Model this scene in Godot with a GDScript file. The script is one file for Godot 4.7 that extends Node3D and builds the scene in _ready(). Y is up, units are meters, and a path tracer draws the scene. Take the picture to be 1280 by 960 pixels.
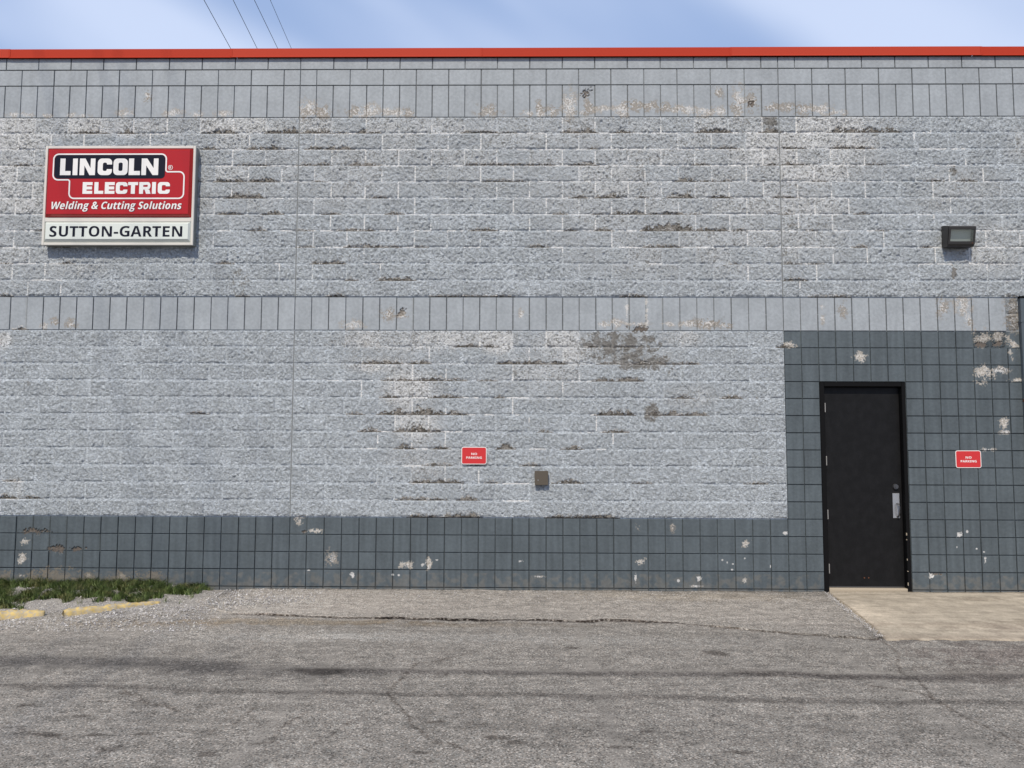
extends Node3D

const M := 0.2032                    # one block module: 8 inches
const X_LEFT := -23                  # first and last wall module built block by block
const X_RIGHT := 47
const TEX_W := 2048
const TEX_H := 1024
const WALL_X0 := -4.8                # metres covered by the wall's paint and wear map
const WALL_Y0 := -0.35
const WALL_PPM := 142.2222           # its pixels per metre
const ROAD_X0 := -5.0
const ROAD_PPM := 128.0
const ROAD_Y := -0.05
# where the laid modules drift from the even grid, every third module from -17 on (metres)
const DRIFT := [-0.0124, -0.0139, -0.0119, -0.0041, 0.0027, 0.0063, 0.0065, 0.018, 0.0193, 0.0124, 0.0034, -0.0065, -0.0196, -0.0215, -0.0184, -0.0053, 0.0024, 0.0074, 0.0072, 0.0103]
const WORN_WHITE := [
	[-3.31, 5.56, 0.67, 0.15, 0.95], [-2.21, 5.58, 0.67, 0.11, 0.8], [-1.32, 5.58, 0.67, 0.11, 0.75], [-0.63, 5.58, 0.57, 0.12, 0.85], [0.26, 5.56, 0.86, 0.13, 0.45], [1.45, 5.55, 1.15, 0.15, 0.4],
	[3.21, 5.52, 1.43, 0.21, 0.45], [5.17, 5.5, 1.15, 0.27, 0.5], [6.14, 5.25, 0.86, 0.43, 0.75], [6.54, 5.63, 0.67, 0.1, 0.6], [-3.48, 5.01, 0.4, 0.57, 0.85], [-3.44, 4.15, 0.34, 0.53, 0.5],
	[-3.03, 3.81, 0.57, 0.14, 0.4], [-0.91, 5.05, 0.76, 0.53, 0.38], [0.47, 5.15, 0.95, 0.53, 0.3], [2.24, 5.2, 1.53, 0.43, 0.3], [4.19, 4.95, 1.43, 0.62, 0.38], [5.35, 4.65, 0.95, 0.72, 0.42],
	[6.12, 4.45, 0.57, 0.53, 0.42], [4.66, 4.06, 1.43, 0.34, 0.28], [8.41, 4.06, 0.43, 0.27, 0.5], [8.05, 4.75, 0.57, 0.27, 0.3], [8.8, 5.34, 0.17, 0.17, 0.3], [1.29, 2.93, 0.67, 0.15, 0.6],
	[2.06, 2.96, 0.67, 0.1, 0.8], [2.46, 2.88, 0.17, 0.1, 1.1], [1.93, 2.94, 0.13, 0.09, 1.2], [3.21, 2.84, 0.34, 0.21, 0.75], [3.98, 2.79, 0.57, 0.21, 0.35], [1.1, 2.64, 0.48, 0.1, 0.5],
	[1.44, 2.35, 0.31, 0.21, 0.9], [1.49, 1.92, 0.25, 0.21, 0.6], [1.69, 1.49, 0.48, 0.21, 0.3], [3.02, 2.5, 0.57, 0.25, 0.4], [4.65, 2.97, 0.23, 0.11, 0.7], [-3.53, 2.92, 0.09, 0.09, 0.8],
	[4.74, 2.26, 0.29, 0.13, 0.3], [0.92, 2.61, 0.1, 0.06, 1.2], [-3.29, 1.12, 0.08, 0.13, 0.5]]
const WORN_BARE := [
	[3.93, 2.87, 0.5, 0.19, 0.85], [4.17, 2.68, 0.38, 0.11, 0.85], [4.5, 2.58, 0.34, 0.1, 0.45], [3.64, 2.79, 0.27, 0.17, 0.5], [1, 2.9, 0.17, 0.12, 0.5], [-0.67, 3.71, 0.15, 0.17, 0.5],
	[-0.65, 3.51, 0.13, 0.1, 0.5], [-0.8, 4.71, 0.36, 0.09, 0.5], [2.64, 1.92, 0.38, 0.27, 0.3], [1.69, 1.35, 0.48, 0.27, 0.35], [5.76, 5.63, 0.13, 0.11, 0.8], [0.51, 2.88, 0.17, 0.13, 0.4],
	[0.76, 2.78, 0.13, 0.17, 0.4], [4.31, 2.07, 0.11, 0.11, 0.9], [3.83, 2.1, 0.09, 0.09, 0.5], [7.97, 5.01, 0.06, 0.07, 0.9], [6.02, 4.35, 0.06, 0.06, 0.7], [7.94, 3.76, 0.02, 0.09, 1],
	[0.64, 3.94, 0.21, 0.08, 0.4], [-3.16, 2.41, 0.15, 0.06, 0.4], [5.4, 2.25, 0.29, 0.05, 0.5], [1.12, 1.35, 0.38, 0.19, 0.2], [2.34, 4.8, 0.29, 0.07, 0.4], [4.19, 5, 0.08, 0.13, 0.5],
	[1.74, 5.35, 0.57, 0.1, 0.2], [-0.28, 5.44, 0.24, 0.1, 0.35], [-0.92, 5.56, 0.19, 0.08, 0.4]]
const WHITE_MORTAR := [
	[-2.5, 5.26, 1.91, 0.48, 0.4], [0.48, 4.75, 0.86, 0.86, 0.75], [1.85, 4.75, 1.53, 0.67, 0.5], [3.99, 4.85, 1.72, 0.76, 0.95], [5.93, 4.75, 1.15, 0.86, 0.8], [7.57, 4.65, 0.76, 0.76, 0.35],
	[-3.26, 4.65, 0.57, 0.95, 0.6], [-3.42, 3.71, 0.48, 0.34, 0.6], [8.46, 4.06, 0.43, 0.34, 0.7], [1.77, 2.4, 1.15, 0.48, 0.5], [3.21, 2.79, 0.57, 0.34, 0.5], [1.49, 1.87, 0.57, 0.44, 0.75],
	[2.26, 1.35, 1.15, 0.34, 0.25], [3.69, 1.88, 0.19, 0.19, 0.9], [-3.29, 1.12, 0.11, 0.19, 0.8], [-0.71, 4.85, 0.67, 0.76, 0.5]]
const CHIPS := [
	[27, 2.04, 2.44, 0.029], [27, 3.26, 3.64, 0.048], [27, 3.86, 4.06, 0.038], [27, 4.9, 5.28, 0.048], [27, 5.69, 5.89, 0.048], [27, 6.52, 7.33, 0.058], [26, 6.55, 6.95, 0.029], [26, 5.17, 5.36, 0.029],
	[25, 2.09, 2.82, 0.024], [25, 3.46, 3.65, 0.038], [25, 2.77, 3.12, 0.024], [25, 5.94, 6.21, 0.024], [24, 2.3, 2.63, 0.029], [24, 4.64, 4.85, 0.038], [24, 4.97, 5.11, 0.029], [23, 3.37, 3.49, 0.029],
	[23, 3.66, 3.93, 0.058], [23, 4.52, 4.85, 0.058], [23, 5.06, 5.27, 0.048], [22, 3.65, 3.72, 0.029], [22, 3.85, 4.24, 0.048], [22, 4.46, 4.69, 0.038], [21, 3.68, 3.83, 0.029], [21, 4.23, 4.82, 0.096],
	[21, 4.87, 5.22, 0.048], [20, 0.63, 1.05, 0.038], [20, 4.3, 4.66, 0.029], [20, 2.84, 3.05, 0.029], [27, -2.2, -2.03, 0.048], [27, -1.07, -0.8, 0.067], [27, -0.38, -0, 0.058], [27, 0.07, 0.41, 0.048],
	[27, 0.76, 0.84, 0.067], [26, -1.17, -1.01, 0.038], [26, -0.6, -0.42, 0.038], [26, -0.39, -0.2, 0.048], [26, 0.39, 0.66, 0.038], [25, 0.03, 0.17, 0.029], [25, 0.23, 0.39, 0.029], [25, 0.67, 0.91, 0.058],
	[24, -1, -0.63, 0.038], [24, -0.59, -0.26, 0.038], [23, -0.85, -0.41, 0.058], [22, -0.94, -0.69, 0.038], [22, -0.4, -0.2, 0.038], [21, -0.54, -0.39, 0.048], [19, -0.92, -0.79, 0.038], [19, 0.22, 0.59, 0.038],
	[17, 0.42, 0.6, 0.029], [18, 1.03, 1.43, 0.038], [17, 6.24, 6.67, 0.019], [17, 1.67, 2.63, 0.014], [17, 3.98, 4.23, 0.029], [13, 0.86, 1.29, 0.038], [13, 1.43, 1.63, 0.048], [13, 2.49, 3.02, 0.038],
	[13, 3.12, 3.26, 0.048], [13, 4.12, 4.47, 0.038], [13, 4.63, 4.86, 0.029], [12, 1.48, 1.87, 0.048], [12, 1.87, 2.06, 0.029], [12, 3.64, 4.17, 0.038], [11, 1.1, 1.25, 0.048], [11, 1.68, 2.01, 0.038],
	[11, 2.47, 2.51, 0.048], [10, 1.06, 1.41, 0.058], [10, 1.43, 1.83, 0.077], [10, 1.87, 2.07, 0.048], [10, 3.67, 4.07, 0.058], [10, 4.28, 4.4, 0.067], [10, 4.43, 4.64, 0.048], [10, 4.69, 4.92, 0.048],
	[9, 0.84, 1.03, 0.048], [9, 1.26, 1.44, 0.038], [9, 1.42, 1.65, 0.077], [9, 3.76, 3.99, 0.029], [8, 1.28, 1.45, 0.058], [8, 1.73, 1.86, 0.058], [8, 2.48, 2.64, 0.096], [8, 3.26, 3.46, 0.038],
	[7, 1.62, 1.89, 0.029], [7, 2.78, 2.94, 0.029], [6, 1.46, 2.03, 0.038], [6, 3.16, 3.44, 0.048], [6, 4.11, 4.27, 0.019], [5, 1.3, 1.85, 0.029], [5, 2.03, 2.21, 0.048], [4, 1.44, 1.74, 0.038],
	[4, 1.84, 2.25, 0.058], [4, 3.07, 3.87, 0.038], [10, -1.23, -1.03, 0.029], [15, -3.38, -3.28, 0.038], [5, -3.47, -3.3, 0.048], [14, 5.84, 5.97, 0.058], [11, 5.16, 5.35, 0.038], [10, 4.64, 4.94, 0.048],
	[6, 5.43, 5.62, 0.019]]
const SPOTS := [
	[-3.036, 0.633, 0.134, 0.024, 1], [-3.149, 0.505, 0.038, 0.033, 0], [-3.173, 0.308, 0.057, 0.048, 0], [-2.753, 0.427, 0.095, 0.029, 1], [-2.552, 0.423, 0.086, 0.019, 1], [-3.177, 0.107, 0.038, 0.024, 0],
	[-2.375, 0.102, 0.029, 0.029, 0], [-1.95, 0.076, 0.048, 0.053, 0], [-3.377, 0.096, 0.095, 0.057, 4], [0.127, 0.779, 0.048, 0.038, 0], [0.168, 0.643, 0.038, 0.014, 1], [0.302, 0.648, 0.086, 0.024, 0],
	[0.517, 0.331, 0.043, 0.067, 3], [0.762, 0.137, 0.021, 0.024, 2], [0.245, 0.19, 0.019, 0.008, 2], [1.239, 0.144, 0.019, 0.011, 2], [1.31, 0.14, 0.014, 0.014, 2], [1.396, 0.258, 0.086, 0.033, 0],
	[1.663, 0.281, 0.024, 0.057, 0], [1.587, 0.262, 0.024, 0.019, 2], [1.757, 0.319, 0.019, 0.006, 2], [2.747, 0.31, 0.024, 0.01, 2], [2.952, 0.13, 0.043, 0.011, 2], [4.128, 0.717, 0.029, 0.029, 3],
	[4.538, 0.714, 0.024, 0.048, 3], [4.158, 0.312, 0.048, 0.033, 0], [4.097, 0.113, 0.011, 0.048, 2], [4.596, 0.093, 0.019, 0.019, 2], [5.394, 0.514, 0.043, 0.043, 0], [5.37, 0.106, 0.031, 0.029, 0],
	[5.863, 0.655, 0.024, 0.014, 2], [4.83, 0.122, 0.024, 0.024, 2], [4.82, 0.034, 0.067, 0.01, 2], [5.235, 0.29, 0.013, 0.01, 2], [5.17, 0.308, 0.01, 0.01, 2], [5.225, 0.225, 0.015, 0.01, 2],
	[5.114, 0.336, 0.013, 0.01, 2], [5.674, 0.265, 0.008, 0.019, 2], [5.377, 0.356, 0.01, 0.01, 2], [7.598, 0.184, 0.057, 0.013, 1], [7.544, 0.164, 0.024, 0.024, 2], [7.887, 0.632, 0.024, 0.024, 2],
	[7.982, 0.679, 0.014, 0.019, 2], [7.854, 0.498, 0.008, 0.011, 2], [8.086, 0.48, 0.011, 0.011, 2], [8.179, 0.347, 0.01, 0.029, 2], [8.168, 0.444, 0.01, 0.01, 2], [5.962, 2.884, 0.053, 0.033, 0],
	[6.791, 2.728, 0.067, 0.053, 0], [8.252, 2.971, 0.095, 0.08, 0], [8.441, 2.972, 0.095, 0.08, 0], [8.248, 2.885, 0.086, 0.019, 1], [8.438, 2.89, 0.086, 0.023, 1], [8.608, 2.879, 0.053, 0.043, 0],
	[8.58, 2.78, 0.024, 0.057, 0], [8.258, 2.54, 0.086, 0.091, 0], [8.444, 2.579, 0.076, 0.033, 2], [8.615, 2.461, 0.062, 0.019, 0], [8.464, 1.944, 0.043, 0.057, 0], [8.483, 1.847, 0.048, 0.019, 2],
	[8.263, 1.639, 0.053, 0.015, 2], [8.638, 3.358, 0.067, 0.086, 3], [8.63, 3.165, 0.067, 0.086, 3], [-2.917, 3.139, 0.038, 0.038, 3], [-3.032, 3.09, 0.057, 0.029, 2], [-2.714, 3.119, 0.048, 0.048, 3],
	[1.136, 3.256, 0.057, 0.057, 3], [1.296, 3.281, 0.038, 0.048, 1], [1.311, 3.232, 0.048, 0.038, 3], [0.722, 3.115, 0.095, 0.038, 2], [2.75, 3.234, 0.029, 0.067, 2], [3.741, 3.119, 0.076, 0.029, 2],
	[3.885, 3.139, 0.067, 0.038, 2], [4.016, 3.294, 0.014, 0.134, 2], [4.144, 3.071, 0.095, 0.021, 1], [4.144, 3.129, 0.086, 0.019, 2], [4.256, 3.275, 0.019, 0.115, 2], [4.518, 3.13, 0.076, 0.019, 2],
	[4.748, 3.13, 0.095, 0.029, 2], [4.978, 3.14, 0.115, 0.048, 3], [5.179, 3.111, 0.067, 0.029, 3], [6.36, 3.34, 0.029, 0.029, 2], [6.354, 3.19, 0.029, 0.048, 2], [6.603, 3.307, 0.038, 0.067, 3],
	[7.793, 3.335, 0.053, 0.076, 3], [8.039, 3.357, 0.076, 0.076, 2], [8.09, 3.199, 0.038, 0.076, 2], [8.098, 3.154, 0.019, 0.038, 3], [0.12, 5.79, 0.086, 0.086, 2], [0.16, 5.749, 0.076, 0.038, 3],
	[0.298, 5.759, 0.095, 0.057, 3], [0.713, 5.769, 0.076, 0.057, 3], [0.881, 5.778, 0.086, 0.067, 2], [0.754, 5.718, 0.086, 0.015, 2], [1.089, 5.768, 0.048, 0.038, 2], [1.217, 5.747, 0.076, 0.038, 2],
	[1.365, 5.747, 0.057, 0.038, 3], [2.34, 5.765, 0.105, 0.057, 3], [2.96, 5.794, 0.038, 0.076, 3], [3.117, 5.754, 0.076, 0.048, 3], [2.979, 5.724, 0.076, 0.019, 2], [3.333, 5.834, 0.067, 0.134, 2],
	[3.545, 6.006, 0.048, 0.048, 1], [3.569, 5.824, 0.048, 0.067, 3], [3.49, 5.753, 0.067, 0.029, 3], [3.735, 5.793, 0.076, 0.029, 2], [3.971, 5.782, 0.086, 0.067, 2], [4.147, 5.832, 0.086, 0.048, 3],
	[4.314, 5.822, 0.086, 0.048, 3], [4.51, 5.811, 0.076, 0.038, 3], [4.646, 5.781, 0.048, 0.038, 2], [4.783, 5.781, 0.076, 0.048, 2], [4.978, 5.76, 0.086, 0.048, 2], [5.158, 6.002, 0.038, 0.057, 3],
	[5.174, 5.76, 0.076, 0.038, 2], [5.41, 5.88, 0.057, 0.134, 2], [5.39, 5.82, 0.057, 0.057, 3], [5.576, 5.88, 0.048, 0.086, 3], [5.566, 5.84, 0.038, 0.038, 1], [5.809, 5.809, 0.076, 0.038, 3],
	[5.995, 5.808, 0.086, 0.038, 3], [6.208, 5.778, 0.095, 0.048, 3], [6.403, 5.777, 0.095, 0.048, 2], [6.616, 5.747, 0.076, 0.029, 2], [-1.892, 5.971, 0.038, 0.057, 3], [-3.517, 5.736, 0.076, 0.024, 2],
	[-3.377, 5.726, 0.067, 0.019, 2], [-3.117, 5.715, 0.057, 0.019, 2], [-2.818, 5.725, 0.067, 0.019, 2], [-2.679, 5.724, 0.057, 0.019, 2], [-2.152, 5.744, 0.086, 0.038, 2], [-1.575, 5.753, 0.095, 0.038, 2],
	[-1.277, 5.732, 0.057, 0.029, 2], [-0.93, 5.741, 0.086, 0.029, 2], [2.822, 5.744, 0.057, 0.029, 2], [-1.993, 0.085, 0.134, 0.067, 4], [-2.757, 0.109, 0.191, 0.076, 4], [-2.374, 0.074, 0.153, 0.067, 4],
	[-1.613, 0.096, 0.134, 0.067, 4], [-2.995, 0.089, 0.115, 0.057, 4]]

var rng := RandomNumberGenerator.new()
var taken := {}
var M_ := {}                          # materials by name
var chip_mask := PackedByteArray()    # 255 where a piece has broken off the wall's face
var rough_height := PackedByteArray() # broken-stone relief over the whole wall
var SRGB := PackedByteArray()


func _ready():
	rng.seed = 4711
	# ---------------------------------------------------------------- camera, sky, sun, exposure
	var cam := Camera3D.new()
	cam.name = "camera"
	cam.fov = 51.05
	cam.near = 0.05
	cam.far = 900.0
	cam.transform = Transform3D(Basis(Vector3.UP, 0.012718) * Basis(Vector3.RIGHT, 0.075492) * Basis(Vector3.BACK, 0.003326), Vector3(2.7589, 1.6761, 9.602))
	add_child(cam)
	cam.make_current()
	var env := Environment.new()
	env.background_mode = Environment.BG_SKY
	env.tonemap_mode = Environment.TONE_MAPPER_LINEAR
	env.tonemap_exposure = 1.0
	env.sdfgi_enabled = true
	env.ssao_enabled = true
	env.ssil_enabled = true
	env.sky = Sky.new()
	env.sky.sky_material = make_sky()
	env.background_energy_multiplier = 1.0
	var we := WorldEnvironment.new()
	we.name = "world_environment"
	we.environment = env
	add_child(we)
	var sun := DirectionalLight3D.new()
	sun.name = "sun"
	sun.light_energy = 1.2
	sun.light_color = Color(1.0, 0.955, 0.875)
	sun.light_angular_distance = 0.8
	sun.shadow_enabled = true
	add_child(sun)
	sun.look_at_from_position(Vector3.ZERO, Vector3(0.24, -1.2, -1.0), Vector3.UP)
	# ---------------------------------------------------------------- setting and things
	for i in 4096:
		var c := i / 4095.0
		SRGB.append(int(round(255.0 * (c * 12.92 if c < 0.0031308 else 1.055 * pow(c, 1 / 2.4) - 0.055))))
	make_materials()
	build_ground()
	build_wall()
	build_door()
	build_coping()
	build_shop_sign()
	build_parking_signs()
	build_flood_light()
	build_junction_box()
	build_post()
	build_wires()
	build_kerbs()
	build_grass()
	build_gravel()


# ==================================================================== helpers
func numbered(called: String) -> String:
	if not taken.has(called):
		taken[called] = 0
		return called
	taken[called] += 1
	return "%s_%03d" % [called, taken[called]]


func thing(called: String, label: String, category: String, at := Vector3.ZERO, group := "") -> Node3D:
	var o := Node3D.new()
	o.name = numbered(called)
	add_child(o, true)
	o.position = at
	tag(o, label, category, group)
	return o


func tag(o: Node, label: String, category := "", group := "", kind := ""):
	if label: o.set_meta("label", label)
	if category: o.set_meta("category", category)
	if group: o.set_meta("group", group)
	if kind: o.set_meta("kind", kind)


var part_no := {}
func part(called: String, mesh: Mesh, mat: Material, parent: Node) -> MeshInstance3D:
	var o := MeshInstance3D.new()
	var key := str(parent.get_instance_id()) + called
	if parent == self:
		o.name = numbered(called)
	else:
		var n: int = part_no.get(key, 0)
		part_no[key] = n + 1
		o.name = called if n == 0 else "%s_%03d" % [called, n]
	o.mesh = mesh
	o.material_override = mat
	parent.add_child(o, true)
	return o


func structure(called: String, mesh: Mesh, mat: Material, label: String) -> MeshInstance3D:
	var o := part(called, mesh, mat, self)
	tag(o, label, "", "", "structure")
	return o


func array_mesh(v: PackedVector3Array, n: PackedVector3Array, uv: PackedVector2Array, uv2: PackedVector2Array, idx: PackedInt32Array) -> ArrayMesh:
	var a := []
	a.resize(Mesh.ARRAY_MAX)
	a[Mesh.ARRAY_VERTEX] = v
	a[Mesh.ARRAY_NORMAL] = n
	if uv.size(): a[Mesh.ARRAY_TEX_UV] = uv
	if uv2.size(): a[Mesh.ARRAY_TEX_UV2] = uv2
	a[Mesh.ARRAY_INDEX] = idx
	var m := ArrayMesh.new()
	m.add_surface_from_arrays(Mesh.PRIMITIVE_TRIANGLES, a)
	return m


# collects flat-shaded quads; a, b, c, d run clockwise seen from the front
class Quads:
	var v := PackedVector3Array()
	var n := PackedVector3Array()
	var idx := PackedInt32Array()
	func quad(a: Vector3, b: Vector3, c: Vector3, d: Vector3):
		var k := v.size()
		var nn := (c - a).cross(b - a)
		if nn.length_squared() < 1e-14: nn = (d - a).cross(c - a)
		nn = nn.normalized()
		v.append_array([a, b, c, d])
		n.append_array([nn, nn, nn, nn])
		idx.append_array([k, k + 1, k + 2, k, k + 2, k + 3])
	func tri(a: Vector3, b: Vector3, c: Vector3):
		var k := v.size()
		var nn := (c - a).cross(b - a).normalized()
		v.append_array([a, b, c])
		n.append_array([nn, nn, nn])
		idx.append_array([k, k + 1, k + 2])
	# a box whose front (+z) edges are chamfered by r
	func box(lo: Vector3, hi: Vector3, r := 0.0, back := true):
		if r <= 0.0:
			quad(Vector3(lo.x, hi.y, hi.z), Vector3(hi.x, hi.y, hi.z), Vector3(hi.x, lo.y, hi.z), Vector3(lo.x, lo.y, hi.z))
		var zf := hi.z - r
		if r > 0.0:
			quad(Vector3(lo.x + r, hi.y - r, hi.z), Vector3(hi.x - r, hi.y - r, hi.z), Vector3(hi.x - r, lo.y + r, hi.z), Vector3(lo.x + r, lo.y + r, hi.z))
			quad(Vector3(lo.x, hi.y, zf), Vector3(hi.x, hi.y, zf), Vector3(hi.x - r, hi.y - r, hi.z), Vector3(lo.x + r, hi.y - r, hi.z))
			quad(Vector3(hi.x, hi.y, zf), Vector3(hi.x, lo.y, zf), Vector3(hi.x - r, lo.y + r, hi.z), Vector3(hi.x - r, hi.y - r, hi.z))
			quad(Vector3(hi.x, lo.y, zf), Vector3(lo.x, lo.y, zf), Vector3(lo.x + r, lo.y + r, hi.z), Vector3(hi.x - r, lo.y + r, hi.z))
			quad(Vector3(lo.x, lo.y, zf), Vector3(lo.x, hi.y, zf), Vector3(lo.x + r, hi.y - r, hi.z), Vector3(lo.x + r, lo.y + r, hi.z))
		quad(Vector3(lo.x, hi.y, lo.z), Vector3(hi.x, hi.y, lo.z), Vector3(hi.x, hi.y, zf), Vector3(lo.x, hi.y, zf))
		quad(Vector3(lo.x, lo.y, zf), Vector3(hi.x, lo.y, zf), Vector3(hi.x, lo.y, lo.z), Vector3(lo.x, lo.y, lo.z))
		quad(Vector3(lo.x, hi.y, lo.z), Vector3(lo.x, hi.y, zf), Vector3(lo.x, lo.y, zf), Vector3(lo.x, lo.y, lo.z))
		quad(Vector3(hi.x, hi.y, zf), Vector3(hi.x, hi.y, lo.z), Vector3(hi.x, lo.y, lo.z), Vector3(hi.x, lo.y, zf))
		if back:
			quad(Vector3(hi.x, hi.y, lo.z), Vector3(lo.x, hi.y, lo.z), Vector3(lo.x, lo.y, lo.z), Vector3(hi.x, lo.y, lo.z))
	# four sides of a frustum between two rectangles (front one at zf), and the front face
	func pan(b0: Vector2, b1: Vector2, zb: float, f0: Vector2, f1: Vector2, zf: float):
		var B := [Vector3(b0.x, b1.y, zb), Vector3(b1.x, b1.y, zb), Vector3(b1.x, b0.y, zb), Vector3(b0.x, b0.y, zb)]
		var F := [Vector3(f0.x, f1.y, zf), Vector3(f1.x, f1.y, zf), Vector3(f1.x, f0.y, zf), Vector3(f0.x, f0.y, zf)]
		quad(F[0], F[1], F[2], F[3])
		for i in 4:
			var j := (i + 1) % 4
			quad(B[i], B[j], F[j], F[i])
	func wall_uv(x0: float, y0: float, ppm: float) -> Array:
		var a := PackedVector2Array()
		var b := PackedVector2Array()
		for p in v:
			a.append(Vector2(p.x, -p.y))
			b.append(Vector2((p.x - x0) * ppm / 2048.0, 1.0 - (p.y - y0) * ppm / 1024.0))
		return [a, b]
	func mesh() -> ArrayMesh:
		var a := []
		a.resize(Mesh.ARRAY_MAX)
		a[Mesh.ARRAY_VERTEX] = v
		a[Mesh.ARRAY_NORMAL] = n
		a[Mesh.ARRAY_INDEX] = idx
		var uv := PackedVector2Array()
		for p in v: uv.append(Vector2(p.x + p.z, -p.y))
		a[Mesh.ARRAY_TEX_UV] = uv
		var m := ArrayMesh.new()
		m.add_surface_from_arrays(Mesh.PRIMITIVE_TRIANGLES, a)
		return m


func quads_wall_mesh(q: Quads) -> ArrayMesh:
	var uvs = q.wall_uv(WALL_X0, WALL_Y0, WALL_PPM)
	return array_mesh(q.v, q.n, uvs[0], uvs[1], q.idx)


func box_mesh(lo: Vector3, hi: Vector3, r := 0.0) -> ArrayMesh:
	var q := Quads.new()
	q.box(lo, hi, r)
	return q.mesh()


func cylinder(r0: float, r1: float, h: float, segs := 20) -> CylinderMesh:
	var c := CylinderMesh.new()
	c.bottom_radius = r0
	c.top_radius = r1
	c.height = h
	c.radial_segments = segs
	c.rings = 1
	return c


func tube(points: Array, r: float, sides := 8) -> ArrayMesh:
	var v := PackedVector3Array()
	var n := PackedVector3Array()
	var idx := PackedInt32Array()
	for i in points.size():
		var d: Vector3 = (points[mini(i + 1, points.size() - 1)] - points[maxi(i - 1, 0)]).normalized()
		var a := d.cross(Vector3.UP if absf(d.y) < 0.9 else Vector3.RIGHT).normalized()
		var b := a.cross(d)
		for k in sides:
			var t := TAU * k / sides
			var o := a * cos(t) + b * sin(t)
			v.append(points[i] + o * r)
			n.append(o)
	for i in points.size() - 1:
		for k in sides:
			var p := i * sides + k
			var q := i * sides + (k + 1) % sides
			idx.append_array([p, q, p + sides, q, q + sides, p + sides])
	return array_mesh(v, n, PackedVector2Array(), PackedVector2Array(), idx)


func noise(kind: int, period_px: float, sd: int, octaves := 1) -> FastNoiseLite:
	var f := FastNoiseLite.new()
	f.seed = sd
	f.noise_type = kind
	f.frequency = 1.0 / period_px
	f.fractal_type = FastNoiseLite.FRACTAL_NONE if octaves == 1 else FastNoiseLite.FRACTAL_FBM
	f.fractal_octaves = octaves
	return f


func noise_bytes(f: FastNoiseLite, w: int, h: int, seamless := false) -> PackedByteArray:
	var im: Image = f.get_seamless_image(w, h) if seamless else f.get_image(w, h)
	im.convert(Image.FORMAT_L8)
	return im.get_data()


func texture(bytes: PackedByteArray, w: int, h: int, format := Image.FORMAT_RGB8) -> ImageTexture:
	var im := Image.create_from_data(w, h, false, format, bytes)
	im.generate_mipmaps()
	return ImageTexture.create_from_image(im)


func mat(color: Color, rough := 0.6, metal := 0.0) -> StandardMaterial3D:
	var m := StandardMaterial3D.new()
	m.albedo_color = Color(color.r, color.g, color.b).linear_to_srgb()
	m.roughness = rough
	m.metallic = metal
	return m


func s8(x: float) -> int:
	return SRGB[clampi(int(x * 4095.0), 0, 4095)]


func hash01(a: int, b: int, c := 0) -> float:
	var h := (a * 374761393 + b * 668265263 + c * 2147483647 + 12345) & 0x7fffffff
	h = ((h ^ (h >> 13)) * 1274126177) & 0x7fffffff
	h = ((h ^ (h >> 16)) * 461845907) & 0x7fffffff
	return float((h >> 7) & 0xffff) / 65535.0


func drift(xm: float) -> float:
	var t := clampf((xm + 17.0) / 3.0, 0.0, DRIFT.size() - 1.001)
	var i := int(t)
	return lerpf(DRIFT[i], DRIFT[i + 1], t - i)


func wx(xm: float) -> float:
	return xm * M + drift(xm)


func to_module(x: float) -> float:
	var m := x / M
	m = (x - drift(m)) / M
	return (x - drift(m)) / M


# ==================================================================== sky
func make_sky() -> ProceduralSkyMaterial:
	var s := ProceduralSkyMaterial.new()
	s.sky_top_color = Color(0.60, 0.70, 0.87)
	s.sky_horizon_color = Color(0.70, 0.785, 0.935)
	s.sky_curve = 0.22
	s.ground_bottom_color = Color(0.38, 0.36, 0.34)
	s.ground_horizon_color = Color(0.6, 0.62, 0.65)
	s.sun_angle_max = 25.0
	s.sky_energy_multiplier = 1.0
	# thin streaked cirrus, all round the sky
	var w := 1024
	var h := 512
	var f := noise(FastNoiseLite.TYPE_SIMPLEX, 1.0, 77, 3)
	f.frequency = 1.0
	f.fractal_gain = 0.55
	var bytes := PackedByteArray()
	bytes.resize(w * h * 4)
	for j in h:
		var el := PI * (0.5 - (j + 0.5) / h)
		for i in w:
			var az := TAU * (i + 0.5) / w
			var d := Vector3(cos(el) * sin(az), sin(el), cos(el) * cos(az))
			var p := Vector3(d.x * 1.3 + d.y * 2.2, d.y * 1.1, d.z * 1.2 - d.x * 0.5) * 1.15
			var a := f.get_noise_3dv(p) * 0.5 + 0.5
			var b := f.get_noise_3dv(p * 2.6 + Vector3(7, 3, 1)) * 0.5 + 0.5
			var c := smoothstep(0.40, 0.72, a * 0.82 + b * 0.18)
			var k := (j * w + i) * 4
			bytes[k] = 222
			bytes[k + 1] = 214
			bytes[k + 2] = 196
			bytes[k + 3] = int(95.0 * c)
	s.sky_cover = texture(bytes, w, h, Image.FORMAT_RGBA8)
	return s


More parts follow.
